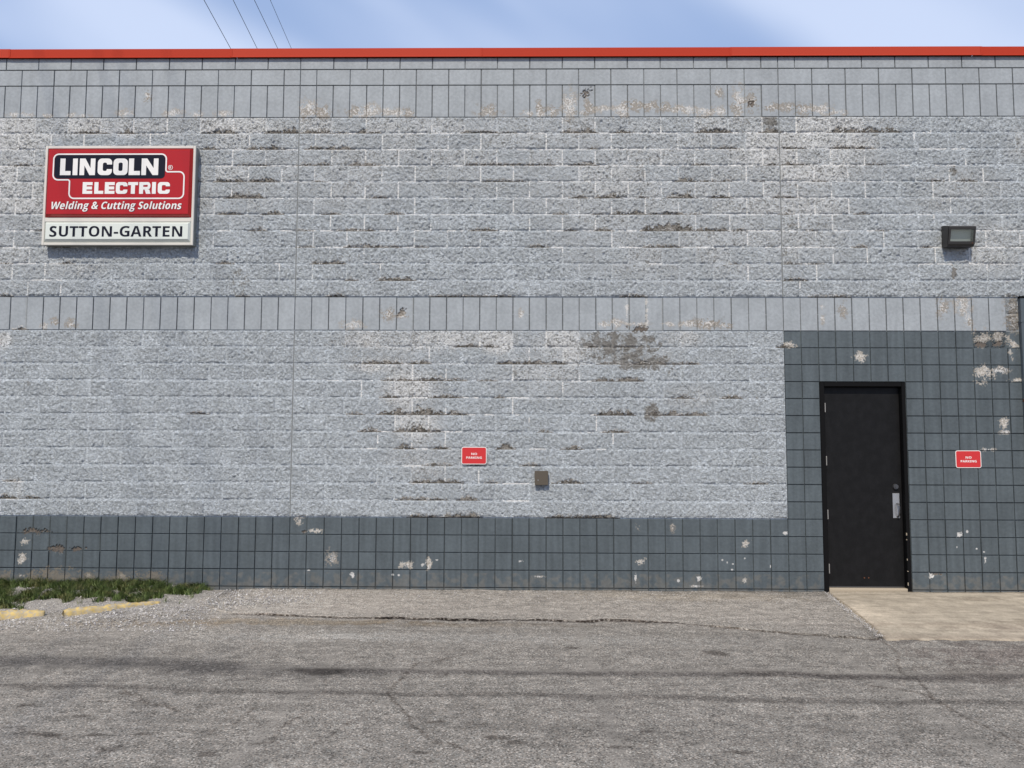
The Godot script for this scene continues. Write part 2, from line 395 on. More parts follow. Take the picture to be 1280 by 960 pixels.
# ==================================================================== materials
func make_materials():
	# fine painted-masonry grain, one metre a side
	var n := 1024
	var fine := noise_bytes(noise(FastNoiseLite.TYPE_SIMPLEX, 9.0, 5, 3), n, n, true)
	var lump := noise_bytes(noise(FastNoiseLite.TYPE_SIMPLEX, 30.0, 4, 3), n, n, true)
	var cell := noise(FastNoiseLite.TYPE_CELLULAR, 21.0, 6)
	cell.cellular_return_type = FastNoiseLite.RETURN_DISTANCE
	var pits := noise_bytes(cell, n, n, true)
	var soft := noise_bytes(noise(FastNoiseLite.TYPE_SIMPLEX, 60.0, 8, 2), n, n, true)
	var rough := PackedByteArray()
	var smooth_h := PackedByteArray()
	var tint := PackedByteArray()
	rough.resize(n * n)
	smooth_h.resize(n * n)
	tint.resize(n * n * 3)
	for i in n * n:
		var f := fine[i]
		rough[i] = clampi((f * 2 + pits[i] * 3 + lump[i] * 3) >> 3, 0, 255)
		smooth_h[i] = clampi((f + soft[i] * 3) >> 2, 0, 255)
		var g := 236 + ((f - 128) >> 4) + ((soft[i] - 128) >> 4)
		tint[i * 3] = g
		tint[i * 3 + 1] = g
		tint[i * 3 + 2] = g
	var tint_tex := texture(tint, n, n)
	var rough_tex := texture(rough, n, n, Image.FORMAT_L8)
	var smooth_tex := texture(smooth_h, n, n, Image.FORMAT_L8)
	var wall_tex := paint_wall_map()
	for k in ["split", "smooth"]:
		var m := StandardMaterial3D.new()
		m.albedo_texture = tint_tex
		m.detail_enabled = true
		m.detail_blend_mode = BaseMaterial3D.BLEND_MODE_MUL
		m.detail_uv_layer = BaseMaterial3D.DETAIL_UV_2
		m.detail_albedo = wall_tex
		m.heightmap_enabled = true
		m.heightmap_texture = rough_tex if k == "split" else smooth_tex
		m.heightmap_scale = 2.9 if k == "split" else 0.12
		m.roughness = 0.85 if k == "split" else 0.62
		m.metallic_specular = 0.35
		M_[k] = m
	M_.sealant = mat(Color(0.17, 0.182, 0.19), 0.85)
	M_.grey_paint = mat(Color(0.36, 0.39, 0.42), 0.8)
	M_.black_paint = mat(Color(0.0045, 0.0045, 0.005), 0.6)
	M_.black_paint.metallic_specular = 0.25
	M_.red_coping = mat(Color(0.42, 0.040, 0.019), 0.65)
	M_.red_coping.metallic_specular = 0.25
	M_.red_coping_faded = mat(Color(0.45, 0.052, 0.028), 0.7)
	M_.red_coping_faded.metallic_specular = 0.25
	M_.cabinet = mat(Color(0.62, 0.60, 0.56), 0.5)
	M_.sign_red = mat(Color(0.40, 0.011, 0.010), 0.14)
	M_.sign_white = mat(Color(0.66, 0.70, 0.66), 0.22)
	M_.letter_white = mat(Color(0.78, 0.77, 0.76), 0.35)
	M_.letter_navy = mat(Color(0.009, 0.011, 0.022), 0.45)
	M_.letter_navy.metallic_specular = 0.25
	M_.letter_shade = mat(Color(0.05, 0.012, 0.014), 0.4)
	M_.plate_red = mat(Color(0.56, 0.028, 0.03), 0.35)
	M_.bronze = mat(Color(0.03, 0.028, 0.028), 0.5)
	M_.steel = mat(Color(0.55, 0.55, 0.55), 0.38, 0.85)
	M_.dark_steel = mat(Color(0.12, 0.12, 0.125), 0.4, 0.8)
	M_.post_paint = mat(Color(0.075, 0.094, 0.112), 0.55)
	M_.rust = mat(Color(0.11, 0.04, 0.018), 0.9)
	M_.wire = mat(Color(0.02, 0.02, 0.022), 0.7)
	M_.box_brown = mat(Color(0.085, 0.07, 0.052), 0.55)
	M_.roof = mat(Color(0.3, 0.3, 0.3), 0.9)
	make_ground_materials()


# ---- the wall's paint, wear, mud and painted joint shade, computed pixel by pixel over the whole facade
func blob_field(list: Array) -> PackedByteArray:
	var w := 256
	var h := 128
	var f := PackedFloat32Array()
	f.resize(w * h)
	for b in list:
		var cx: float = (b[0] - WALL_X0) * WALL_PPM / 8.0
		var cy: float = h - (b[1] - WALL_Y0) * WALL_PPM / 8.0
		var rx: float = b[2] * WALL_PPM / 8.0
		var ry: float = b[3] * WALL_PPM / 8.0
		var amp: float = b[4]
		for j in range(maxi(0, int(cy - ry * 1.8)), mini(h, int(cy + ry * 1.8) + 2)):
			for i in range(maxi(0, int(cx - rx * 1.8)), mini(w, int(cx + rx * 1.8) + 2)):
				var dx := (i + 0.5 - cx) / rx
				var dy := (j + 0.5 - cy) / ry
				var d := dx * dx + dy * dy
				if d < 3.2:
					f[j * w + i] = maxf(f[j * w + i], amp * exp(-d * d * 0.5))
	var bytes := PackedByteArray()
	bytes.resize(w * h)
	for i in w * h: bytes[i] = clampi(int(f[i] * 200.0), 0, 255)
	var im := Image.create_from_data(w, h, false, Image.FORMAT_L8, bytes)
	im.resize(TEX_W, TEX_H, Image.INTERPOLATE_CUBIC)
	return im.get_data()


func is_split(row: int, xm: float) -> bool:
	return row >= 17 and row < 28 or row >= 4 and row < 15 and xm < 29.0


func is_dark(row: int, xm: float) -> bool:
	return row < 4 or row < 15 and xm >= 29.0


# the courses' block joints fall on even or odd modules, broken at the two control joints
func is_block_joint(row: int, xi: int) -> bool:
	if xi == 0 or xi == 29: return true
	if row >= 17 and row < 28 or row >= 4 and row < 15: return (xi - row) % 2 != 0
	if row >= 30: return (xi - row) % 2 != 0
	return true


func paint_wall_map() -> ImageTexture:
	var w := TEX_W
	var h := TEX_H
	var white := blob_field(WORN_WHITE)
	var bare := blob_field(WORN_BARE)
	var mort := blob_field(WHITE_MORTAR)
	var n_soft := noise_bytes(noise(FastNoiseLite.TYPE_SIMPLEX, 90.0, 21, 4), w, h)
	var n_mid := noise_bytes(noise(FastNoiseLite.TYPE_SIMPLEX, 22.0, 22, 3), w, h)
	var n_fine := noise_bytes(noise(FastNoiseLite.TYPE_SIMPLEX, 5.0, 23, 2), w, h)
	var n_grit := noise_bytes(noise(FastNoiseLite.TYPE_VALUE, 2.3, 24), w, h)
	# vertical drips: narrow noise stretched downwards
	var drip_im: Image = noise(FastNoiseLite.TYPE_SIMPLEX, 14.0, 25, 3).get_image(w, h / 16)
	drip_im.convert(Image.FORMAT_L8)
	drip_im.resize(w, h, Image.INTERPOLATE_CUBIC)
	var n_drip := drip_im.get_data()
	# relief of the split faces
	var cell := noise(FastNoiseLite.TYPE_CELLULAR, 4.2, 31)
	cell.cellular_return_type = FastNoiseLite.RETURN_DISTANCE
	cell.cellular_jitter = 1.0
	var n_cell := noise_bytes(cell, w, h)
	var n_lump := noise_bytes(noise(FastNoiseLite.TYPE_SIMPLEX, 13.0, 32, 3), w, h)
	rough_height.resize(w * h)
	for i in w * h:
		rough_height[i] = (n_cell[i] * 5 + n_lump[i] * 3 + n_fine[i] * 2 + n_grit[i] * 6) >> 4
	chip_mask.resize(w * h)
	chip_mask.fill(0)
	var R := PackedFloat32Array()
	var G := PackedFloat32Array()
	var B := PackedFloat32Array()
	R.resize(w * h)
	G.resize(w * h)
	B.resize(w * h)
	# columns: module number and distance from the nearest module line
	var col_m := PackedInt32Array()
	var col_d := PackedFloat32Array()
	var col_n := PackedInt32Array()
	for i in w:
		var xm := to_module(WALL_X0 + (i + 0.5) / WALL_PPM)
		col_m.append(floori(xm))
		col_n.append(roundi(xm))
		col_d.append(absf(xm - roundf(xm)) * M)
	for j in h:
		var y := WALL_Y0 + (h - j - 0.5) / WALL_PPM
		var ym := y / M
		var row := floori(ym)
		var yn := roundi(ym)
		var yd := absf(ym - yn) * M
		var split_row := row >= 17 and row < 28 or row >= 4 and row < 15
		var seam_y := yd < 0.006
		for i in w:
			var k := j * w + i
			var xi := col_m[i]
			var split := split_row and (row >= 17 or xi < 29)
			var dark := row < 4 or row < 15 and xi >= 29
			var v := 1.0 + (n_soft[k] - 128) * 0.0006 + (n_mid[k] - 128) * 0.0003
			var r: float
			var g: float
			var b: float
			if dark:
				v += (n_drip[k] - 128) * 0.0011 + (hash01(row, xi) - 0.5) * 0.10
				r = 0.088 * v
				g = 0.107 * v
				b = 0.121 * v
				if y < 0.17:
					var mud := clampf((0.17 - y) / 0.17 + (n_mid[k] - 140) * 0.012, 0.0, 1.0) * 0.34
					r = lerpf(r, 0.19, mud)
					g = lerpf(g, 0.172, mud)
					b = lerpf(b, 0.145, mud)
			else:
				if not split: v += (n_drip[k] - 128) * 0.0004 + (hash01(row, xi) - 0.5) * 0.06
				r = 0.322 * v
				g = 0.350 * v
				b = 0.379 * v
			if split:
				var coat := 1.53 + (hash01(row, xi if is_block_joint(row, xi) else xi - 1, 7) - 0.5) * 0.07 + (n_grit[k] - 128) * 0.0030 + (n_fine[k] - 128) * 0.0014
				r *= coat
				g *= coat
				b *= coat
			if split:
				var bx := xi if is_block_joint(row, xi) else xi - 1
				var wh := white[k] * (0.45 + 1.1 * hash01(row, bx, 3))
				var grit := (n_fine[k] * 3 + n_mid[k] * 2 + n_grit[k] * 3) * 0.125
				if wh > 14:
					var amount := minf(wh / 150.0, 1.0)
					var speck := clampf((122.0 + wh * 0.25 - grit) / 34.0, 0.0, 1.0)
					var t := amount * (0.08 + 0.58 * speck)
					r = lerpf(r, 0.82, t)
					g = lerpf(g, 0.825, t)
					b = lerpf(b, 0.83, t)
					var t2 := clampf((grit - 150.0) / 20.0, 0.0, 1.0) * minf(amount * 1.4, 0.75)
					r = lerpf(r, 0.225, t2)
					g = lerpf(g, 0.212, t2)
					b = lerpf(b, 0.195, t2)
				var br := bare[k]
				if br > 14:
					var t := clampf((br * 0.85 + 30.0 - (n_mid[k] * 5 + n_fine[k] * 3) * 0.125) / 40.0, 0.0, 1.0) * clampf(br / 120.0, 0.3, 0.9)
					r = lerpf(r, 0.235, t)
					g = lerpf(g, 0.225, t)
					b = lerpf(b, 0.21, t)
				var mo := mort[k]
				if mo > 20:
					var q := false
					if seam_y:
						q = hash01(yn, xi, 9) < mo / 200.0 * 1.25 and n_mid[k] < 165
					if not q and col_d[i] < 0.0065:
						q = is_block_joint(row, col_n[i]) and col_n[i] != 0 and col_n[i] != 29 and hash01(row, col_n[i], 5) < mo / 200.0 * 1.05 and n_mid[k] < 165
					if q:
						r = 0.82
						g = 0.82
						b = 0.82
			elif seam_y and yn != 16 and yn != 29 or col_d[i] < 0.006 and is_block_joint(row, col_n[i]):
				# shade of the tooled joints between the smooth faces, put into the colour
				var joint_shade := 0.68 if dark else 0.52
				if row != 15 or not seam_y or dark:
					r *= joint_shade
					g *= joint_shade
					b *= joint_shade
			R[k] = r
			G[k] = g
			B[k] = b
	# broken lower edges of the rough blocks
	var chips := CHIPS.duplicate()
	# thin flaking along the lower edges of many blocks where the coat has weathered
	for row in range(4, 28):
		for x in range(-18, 43):
			if not is_split(row, x) or not is_block_joint(row, x): continue
			var mid := wx(x + 0.5)
			var ci := clampi(int((mid - WALL_X0) * WALL_PPM), 0, w - 1)
			var cj := clampi(int(h - ((row + 0.2) * M - WALL_Y0) * WALL_PPM), 0, h - 1)
			var wear := maxf(mort[cj * w + ci], maxf(white[cj * w + ci], bare[cj * w + ci])) / 200.0
			if hash01(row, x, 21) > wear * 0.55: continue
			var a := wx(x) + hash01(row, x, 22) * 0.16
			var b := a + 0.06 + hash01(row, x, 23) * hash01(row, x, 24) * 0.34
			chips.append([row, a, b, 0.016 + 0.022 * hash01(row, x, 25)])
	for c in chips:
		var row: int = c[0]
		var yb := row * M
		var x0: float = c[1]
		var x1: float = c[2]
		var top: float = c[3] * 0.8
		var big := top > 0.030
		var jb := int(h - (yb - WALL_Y0) * WALL_PPM)
		for j in range(maxi(0, jb - int(top * 1.6 * WALL_PPM) - 1), mini(h, jb + 1)):
			var up := (jb - j - 0.5) / WALL_PPM
			for i in range(int((x0 - 0.05 - WALL_X0) * WALL_PPM), int((x1 + 0.05 - WALL_X0) * WALL_PPM)):
				if i < 0 or i >= w: continue
				var x := WALL_X0 + (i + 0.5) / WALL_PPM
				var k := j * w + i
				var ends := clampf(minf(x - x0 + 0.03, x1 - x + 0.03) / 0.08, 0.0, 1.0)
				var lim := top * ends * (0.55 + (n_mid[k] - 100) * 0.007 + (n_fine[k] - 128) * 0.004)
				if up < lim:
					if big: chip_mask[k] = 255
					var sh := 0.7 + n_fine[k] * 0.002 + (n_grit[k] - 128) * 0.002
					var ta := 1.0 if big else clampf((n_fine[k] + n_grit[k]) / 110.0 - 1.2, 0.5, 1.0)
					var stone := Vector3(0.118, 0.107, 0.094) if n_mid[k] < 156 else Vector3(0.25, 0.235, 0.215)
					R[k] = lerpf(R[k], stone.x * sh, ta)
					G[k] = lerpf(G[k], stone.y * sh, ta)
					B[k] = lerpf(B[k], stone.z * sh, ta)
				elif up < lim + 0.014 and n_fine[k] > 125:
					R[k] = 0.5
					G[k] = 0.49
					B[k] = 0.48
	# flakes, chips and stains on the smooth faces
	for sp in SPOTS:
		var kind: int = sp[4]
		var grow := 1.3 if (kind == 2 or kind == 3) and sp[2] > 0.03 else 1.0
		var rx: float = maxf(sp[2], 0.006) * grow * WALL_PPM
		var ry: float = maxf(sp[3], 0.006) * grow * WALL_PPM
		var cx: float = (sp[0] - WALL_X0) * WALL_PPM
		var cy: float = h - (sp[1] - WALL_Y0) * WALL_PPM
		for j in range(maxi(0, int(cy - ry * 1.6)), mini(h, int(cy + ry * 1.6) + 2)):
			for i in range(maxi(0, int(cx - rx * 1.6)), mini(w, int(cx + rx * 1.6) + 2)):
				var k := j * w + i
				var dx := (i + 0.5 - cx) / rx
				var dy := (j + 0.5 - cy) / ry
				var d := sqrt(dx * dx + dy * dy) + (n_mid[k] - 128) * 0.008 + (n_fine[k] - 128) * 0.006
				if rx < 3.0 and ry < 3.0: d = sqrt(dx * dx + dy * dy)
				var t := clampf((1.0 - d) * 7.0, 0.0, 1.0)
				if t <= 0.0: continue
				var s := 0.82 + n_fine[k] * 0.0014
				var c := Vector3(0.52, 0.50, 0.475) if n_fine[k] + (n_grit[k] >> 1) + (n_mid[k] >> 1) > 236 else Vector3(0.37, 0.345, 0.31)
				if kind == 1:
					c = Vector3(0.13, 0.11, 0.095)
					if t > 0.4: chip_mask[k] = 255
				elif kind == 2:
					c = Vector3(0.54, 0.535, 0.53) if n_mid[k] + n_fine[k] > 236 or rx < 4.0 else Vector3(0.34, 0.315, 0.285)
					t *= clampf((n_fine[k] * 2 + n_mid[k]) / 3.0 / 62.0 - 0.70, 0.15, 1.0) if rx > 4.0 else 1.0
				elif kind == 3:
					c = Vector3(0.27, 0.248, 0.222) if n_mid[k] + n_fine[k] < 276 else Vector3(0.55, 0.54, 0.53)
					t *= clampf((n_fine[k] + n_mid[k]) / 110.0 - 0.80, 0.3, 1.0)
				elif kind == 4:
					c = Vector3(0.20, 0.175, 0.14)
					t *= 0.75
				R[k] = lerpf(R[k], c.x * s, t)
				G[k] = lerpf(G[k], c.y * s, t)
				B[k] = lerpf(B[k], c.z * s, t)
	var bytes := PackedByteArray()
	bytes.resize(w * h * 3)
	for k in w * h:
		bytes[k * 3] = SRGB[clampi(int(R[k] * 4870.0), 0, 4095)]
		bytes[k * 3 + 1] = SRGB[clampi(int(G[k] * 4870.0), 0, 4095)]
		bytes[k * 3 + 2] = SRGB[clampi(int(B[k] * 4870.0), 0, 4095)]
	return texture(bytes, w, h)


# ==================================================================== the wall
# a split-faced block: a broken-stone face that rises out of the mortar; a chipped piece lies deeper
func rough_block(x0: float, x1: float, y0: float, y1: float, z_base: float, rise: float, out: Array):
	var nx := maxi(4, int(round((x1 - x0) / 0.0125)))
	var ny := maxi(4, int(round((y1 - y0) / 0.0125)))
	var flip := rng.randi() % 4
	var ox := rng.randi() % 700
	var oy := rng.randi() % 500
	var tip_x := rng.randf_range(-0.006, 0.006)
	var tip_y := rng.randf_range(-0.006, 0.006)
	var du := Vector2(rng.randf(), rng.randf())
	var hgt := PackedFloat32Array()
	for j in ny + 1:
		var y := lerpf(y0, y1, float(j) / ny)
		for i in nx + 1:
			var x := lerpf(x0, x1, float(i) / nx)
			var ti := clampi(int((x - WALL_X0) * WALL_PPM), 0, TEX_W - 1)
			var tj := clampi(int(TEX_H - (y - WALL_Y0) * WALL_PPM), 0, TEX_H - 1)
			var hi := (ti + ox) % TEX_W
			var hj := (tj + oy) % TEX_H
			if flip & 1: hi = TEX_W - 1 - hi
			var v := rough_height[hj * TEX_W + hi] / 255.0
			var e := minf(minf(x - x0, x1 - x) / 0.011, minf((y - y0) / 0.028, (y1 - y) / 0.010))
			e = clampf(e, 0.0, 1.0)
			e = e * (2.0 - e)
			var u := float(i) / nx - 0.5
			var t := float(j) / ny - 0.5
			var z := e * rise * (0.10 + (v - 0.36) * 2.3 + (u * tip_x + t * tip_y) / 0.012)
			if chip_mask[tj * TEX_W + ti] > 0: z = minf(z, 0.002 + (v - 0.5) * 0.01) - 0.010
			hgt.append(z_base + z - (0.006 if e <= 0.0 else 0.0))
	var V: PackedVector3Array = out[0]
	var N: PackedVector3Array = out[1]
	var UV: PackedVector2Array = out[2]
	var UV2: PackedVector2Array = out[3]
	var I: PackedInt32Array = out[4]
	var k0 := V.size()
	var dx := (x1 - x0) / nx
	var dy := (y1 - y0) / ny
	for j in ny + 1:
		var y := y0 + dy * j
		for i in nx + 1:
			var x := x0 + dx * i
			var k := j * (nx + 1) + i
			V.append(Vector3(x, y, hgt[k]))
			var sx := (hgt[k + (1 if i < nx else 0)] - hgt[k - (1 if i > 0 else 0)]) / (dx * (2.0 if i > 0 and i < nx else 1.0))
			var sy := (hgt[k + (nx + 1 if j < ny else 0)] - hgt[k - (nx + 1 if j > 0 else 0)]) / (dy * (2.0 if j > 0 and j < ny else 1.0))
			N.append(Vector3(-sx, -sy, 1.0).normalized())
			# the split runs slantwise: grain drawn out from lower left to upper right
			UV.append(Vector2((x + y) * 0.78, (x - y) * 1.45) + du)
			UV2.append(Vector2((x - WALL_X0) * WALL_PPM / TEX_W, 1.0 - (y - WALL_Y0) * WALL_PPM / TEX_H))
	for j in ny:
		for i in nx:
			var a := k0 + j * (nx + 1) + i
			var b := a + nx + 1
			if (i + j) % 2 == 0: I.append_array([a, b, b + 1, a, b + 1, a + 1])
			else: I.append_array([a, b, a + 1, a + 1, b, b + 1])


func new_out() -> Array:
	return [PackedVector3Array(), PackedVector3Array(), PackedVector2Array(), PackedVector2Array(), PackedInt32Array()]


func out_mesh(o: Array) -> ArrayMesh:
	return array_mesh(o[0], o[1], o[2], o[3], o[4])


func chipped(x0: float, x1: float, y0: float, y1: float) -> bool:
	for j in range(int(TEX_H - (y1 - WALL_Y0) * WALL_PPM), int(TEX_H - (y0 - WALL_Y0) * WALL_PPM)):
		for i in range(int((x0 - WALL_X0) * WALL_PPM), int((x1 - WALL_X0) * WALL_PPM)):
			if i >= 0 and i < TEX_W and j >= 0 and j < TEX_H and chip_mask[j * TEX_W + i]: return true
	return false


# a smooth block face with chamfered edges; where a piece is broken off, a grid with a hollow
func smooth_block(x0: float, x1: float, y0: float, y1: float, z: float) -> Mesh:
	if chipped(x0, x1, y0, y1):
		var o := new_out()
		var nx := int((x1 - x0) / 0.008)
		var ny := int((y1 - y0) / 0.008)
		for j in ny + 1:
			for i in nx + 1:
				var x := lerpf(x0, x1, float(i) / nx)
				var y := lerpf(y0, y1, float(j) / ny)
				var ti := clampi(int((x - WALL_X0) * WALL_PPM), 0, TEX_W - 1)
				var tj := clampi(int(TEX_H - (y - WALL_Y0) * WALL_PPM), 0, TEX_H - 1)
				var zz := z
				if i == 0 or j == 0 or i == nx or j == ny: zz = -0.012
				elif chip_mask[tj * TEX_W + ti]: zz = z - 0.016 + rough_height[tj * TEX_W + ti] / 255.0 * 0.012
				o[0].append(Vector3(x, y, zz))
				o[2].append(Vector2(x, -y))
				o[3].append(Vector2((x - WALL_X0) * WALL_PPM / TEX_W, 1.0 - (y - WALL_Y0) * WALL_PPM / TEX_H))
		for j in ny + 1:
			for i in nx + 1:
				var k := j * (nx + 1) + i
				if i == 0 or j == 0 or i == nx or j == ny:
					o[1].append(Vector3(0, 0, 1))
					continue
				var sx: float = (o[0][k + 1].z - o[0][k - 1].z) / 0.016
				var sy: float = (o[0][k + nx + 1].z - o[0][k - nx - 1].z) / 0.016
				if i == 1 or i == nx - 1: sx = 0.0
				if j == 1 or j == ny - 1: sy = 0.0
				o[1].append(Vector3(-sx, -sy, 1).normalized())
		for j in ny:
			for i in nx:
				var a := j * (nx + 1) + i
				var b := a + nx + 1
				o[4].append_array([a, b, b + 1, a, b + 1, a + 1])
		return out_mesh(o)
	var q := Quads.new()
	q.box(Vector3(x0, y0, -0.02), Vector3(x1, y1, z), 0.003, false)
	return quads_wall_mesh(q)


func build_wall():
	var wall := thing("block_building", "long flat-roofed grey painted block building with dark base courses and red roof edge", "building")
	var M_split: Material = M_.split
	var M_smooth: Material = M_.smooth
	# solid core behind the blocks, open at the door
	var front := -0.014
	var xl := wx(X_LEFT) + 0.002
	var xr := wx(X_RIGHT) - 0.002
	var dl := wx(31)
	var dr := wx(36)
	var dt := 12.0 * M
	var top := 31.72 * M
	for r in [[xl, dl, -0.3, dt], [dr, xr, -0.3, dt], [xl, xr, dt, top]]:
		var q := Quads.new()
		q.box(Vector3(r[0], r[2], -0.22), Vector3(r[1], r[3], front))
		part("mortar_bed", quads_wall_mesh(q), M_smooth, wall)
	# nearly flush painted mortar between the rough blocks
	for r in [[xl, wx(29), 4 * M + 0.012, 15 * M - 0.004], [xl, xr, 17 * M + 0.012, 28 * M - 0.004]]:
		var q := Quads.new()
		q.box(Vector3(r[0], r[2], -0.02), Vector3(r[1], r[3], 0.0003), 0.0, false)
		part("mortar_bed", quads_wall_mesh(q), M_split, wall)
	# rough blocks: those nearest the eye one by one, the rest of the upper wall as one part
	var rest := new_out()
	var singles := []
	for row in range(4, 28):
		if row in [15, 16]: continue
		var last := 29 if row < 15 else X_RIGHT
		var x := X_LEFT
		while x < last:
			var e := x + 1
			while e < last and not is_block_joint(row, e): e += 1
			singles.append([row, x, e])
			x = e
	var shown := 0
	for s in singles:
		var row: int = s[0]
		var seen: bool = s[2] > -18 and s[1] < 43
		var one: bool = seen and shown < 300
		var o := new_out() if one else rest
		rough_block(wx(s[1]) + 0.005, wx(s[2]) - 0.005, row * M + (0.011 if row == 17 or row == 4 else 0.0035), row * M + M - 0.0035, 0.0, 0.0195 if row < 15 else 0.0225, o)
		if one:
			shown += 1
			part("split_face_block", out_mesh(o), M_split, wall)
	var rest_part := part("split_face_blockwork", out_mesh(rest), M_split, wall)
	tag(rest_part, "", "", "", "stuff")
	# smooth blocks
	var g := 0.0042
	var extra := Quads.new()
	for x in range(X_LEFT, X_RIGHT):
		for row in range(-1, 15):
			if row >= 4 and x < 29: continue
			if x >= 31 and x < 36 and row < 12: continue
			var y0 := row * M + g if row >= 0 else -0.16
			var x0 := wx(x) + g + rng.randf_range(-0.0014, 0.0014)
			var x1 := wx(x + 1) - g + rng.randf_range(-0.0014, 0.0014)
			var y1 := row * M + M - g + rng.randf_range(-0.001, 0.001)
			if x == 42 and row >= 0: x1 = wx(42.75)
			var z := rng.randf_range(-0.0012, 0.0012)
			if row < 0 or x < -17 or x > 42:
				extra.box(Vector3(x0, y0, -0.02), Vector3(x1, y1, z), 0.003, false)
			elif row == 14 and (x == 40 or x == 41):
				# the two squares that have lost their face
				var o := new_out()
				rough_block(x0, x1, y0, y1, -0.012, 0.013, o)
				tag(part("surround_block", out_mesh(o), M_split, wall), "square block that has lost its painted face")
			else:
				part("base_block" if row < 4 else "surround_block", smooth_block(x0, x1, y0, y1, z), M_smooth, wall)
		for row in [15, 28]:
			var z := rng.randf_range(-0.001, 0.001)
			var x0 := wx(x) + g
			var x1 := wx(x + 1) - g
			if x < -18 or x > 42:
				extra.box(Vector3(x0, row * M + g, -0.02), Vector3(x1, row * M + 2 * M - g, z), 0.003, false)
			elif row == 15 and x == 42:
				for k in 2:
					var o := new_out()
					rough_block(x0, wx(42.75), (15 + k) * M + g, (16 + k) * M - g, -0.012, 0.013, o)
					tag(part("half_block", out_mesh(o), M_split, wall), "bare half block with no paint left")
			else:
				part("soldier_block", smooth_block(x0, x1, row * M + g, row * M + 2 * M - g, z), M_smooth, wall)
	for row in [30, 31]:
		var x := X_LEFT + (0 if (X_LEFT - row) % 2 else 1)
		while x < X_RIGHT:
			var e := x + 1 if x in [-1, 28] and row == 30 or x == 28 else (29 if x == 27 and row == 31 else x + 2)
			if x < 0 and e > 0: e = 0
			if x < 29 and e > 29: e = 29
			if x == 0 and row == 30: e = 1
			if x == 29 and row == 31: e = 30
			var y1: float = row * M + M - g if row == 30 else top
			if e < -18 or x > 42:
				extra.box(Vector3(wx(x) + g, row * M + g, -0.02), Vector3(wx(e) - g, y1, 0.0), 0.003, false)
			else:
				part("stretcher_block", smooth_block(wx(x) + g, wx(e) - g, row * M + g, y1, rng.randf_range(-0.001, 0.001)), M_smooth, wall)
			x = e
	tag(part("smooth_blockwork", quads_wall_mesh(extra), M_smooth, wall), "", "", "", "stuff")
	# sealant in the two control joints, a little proud of the mortar
	for xm in [0, 29]:
		for r in [[4, 15], [17, 28]]:
			if xm == 29 and r[0] == 4: continue
			var q := Quads.new()
			q.box(Vector3(wx(xm) - 0.0065, r[0] * M + 0.006, -0.01), Vector3(wx(xm) + 0.0065, r[1] * M - 0.006, 0.002), 0.0, false)
			part("sealant_joint", quads_wall_mesh(q), M_.sealant, wall)
	# the rest of the building: outer ends of the facade, sides, back and roof
	part("side_wall", box_mesh(Vector3(-9.0, -0.3, -14.0), Vector3(xl - 0.001, top, -0.004)), M_.grey_paint, wall)
	part("side_wall", box_mesh(Vector3(xr + 0.001, -0.3, -14.0), Vector3(16.0, top, -0.004)), M_.grey_paint, wall)
	part("back_wall", box_mesh(Vector3(xl, -0.3, -14.0), Vector3(xr, top, -13.8)), M_.grey_paint, wall)
	part("roof", box_mesh(Vector3(xl, top - 0.55, -13.79), Vector3(xr, top - 0.35, -0.221)), M_.roof, wall)
	set_meta("wall_path", wall.get_path())


func build_coping():
	var wall := get_node(str(get_meta("wall_path")))
	var y0 := 6.445
	var y1 := 6.562
	# sheet-metal sections, ten feet each, with a drip edge and a lapped seam
	var seams := [-9.02, -6.72, -3.621, -0.852, 2.249, 5.312, 8.368, 11.43, 14.5, 16.02]
	for i in seams.size() - 1:
		var a: float = seams[i]
		var b: float = seams[i + 1]
		var prof := [Vector2(0.002, y0 + 0.012), Vector2(0.036, y0 - 0.004), Vector2(0.038, y0 + 0.004), Vector2(0.026, y0 + 0.014), Vector2(0.026 + 0.001 * (i % 2), y1 - 0.004), Vector2(0.020, y1), Vector2(-0.24, y1 - 0.03), Vector2(-0.24, y0 - 0.05)]
		var q := Quads.new()
		for k in prof.size() - 1:
			var p: Vector2 = prof[k]
			var n: Vector2 = prof[k + 1]
			q.quad(Vector3(a, n.y, n.x), Vector3(b, n.y, n.x), Vector3(b, p.y, p.x), Vector3(a, p.y, p.x))
		var sec := part("coping_section", q.mesh(), [M_.red_coping, M_.red_coping_faded][i % 2], wall)
		sec.position.y = [0.0, 0.002, -0.0015, 0.001][i % 4]
		# lap strip over the seam
		part("coping_lap", box_mesh(Vector3(b - 0.012, y0 + 0.013, 0.024), Vector3(b + 0.012, y1 - 0.004, 0.030)), M_.red_coping, wall)


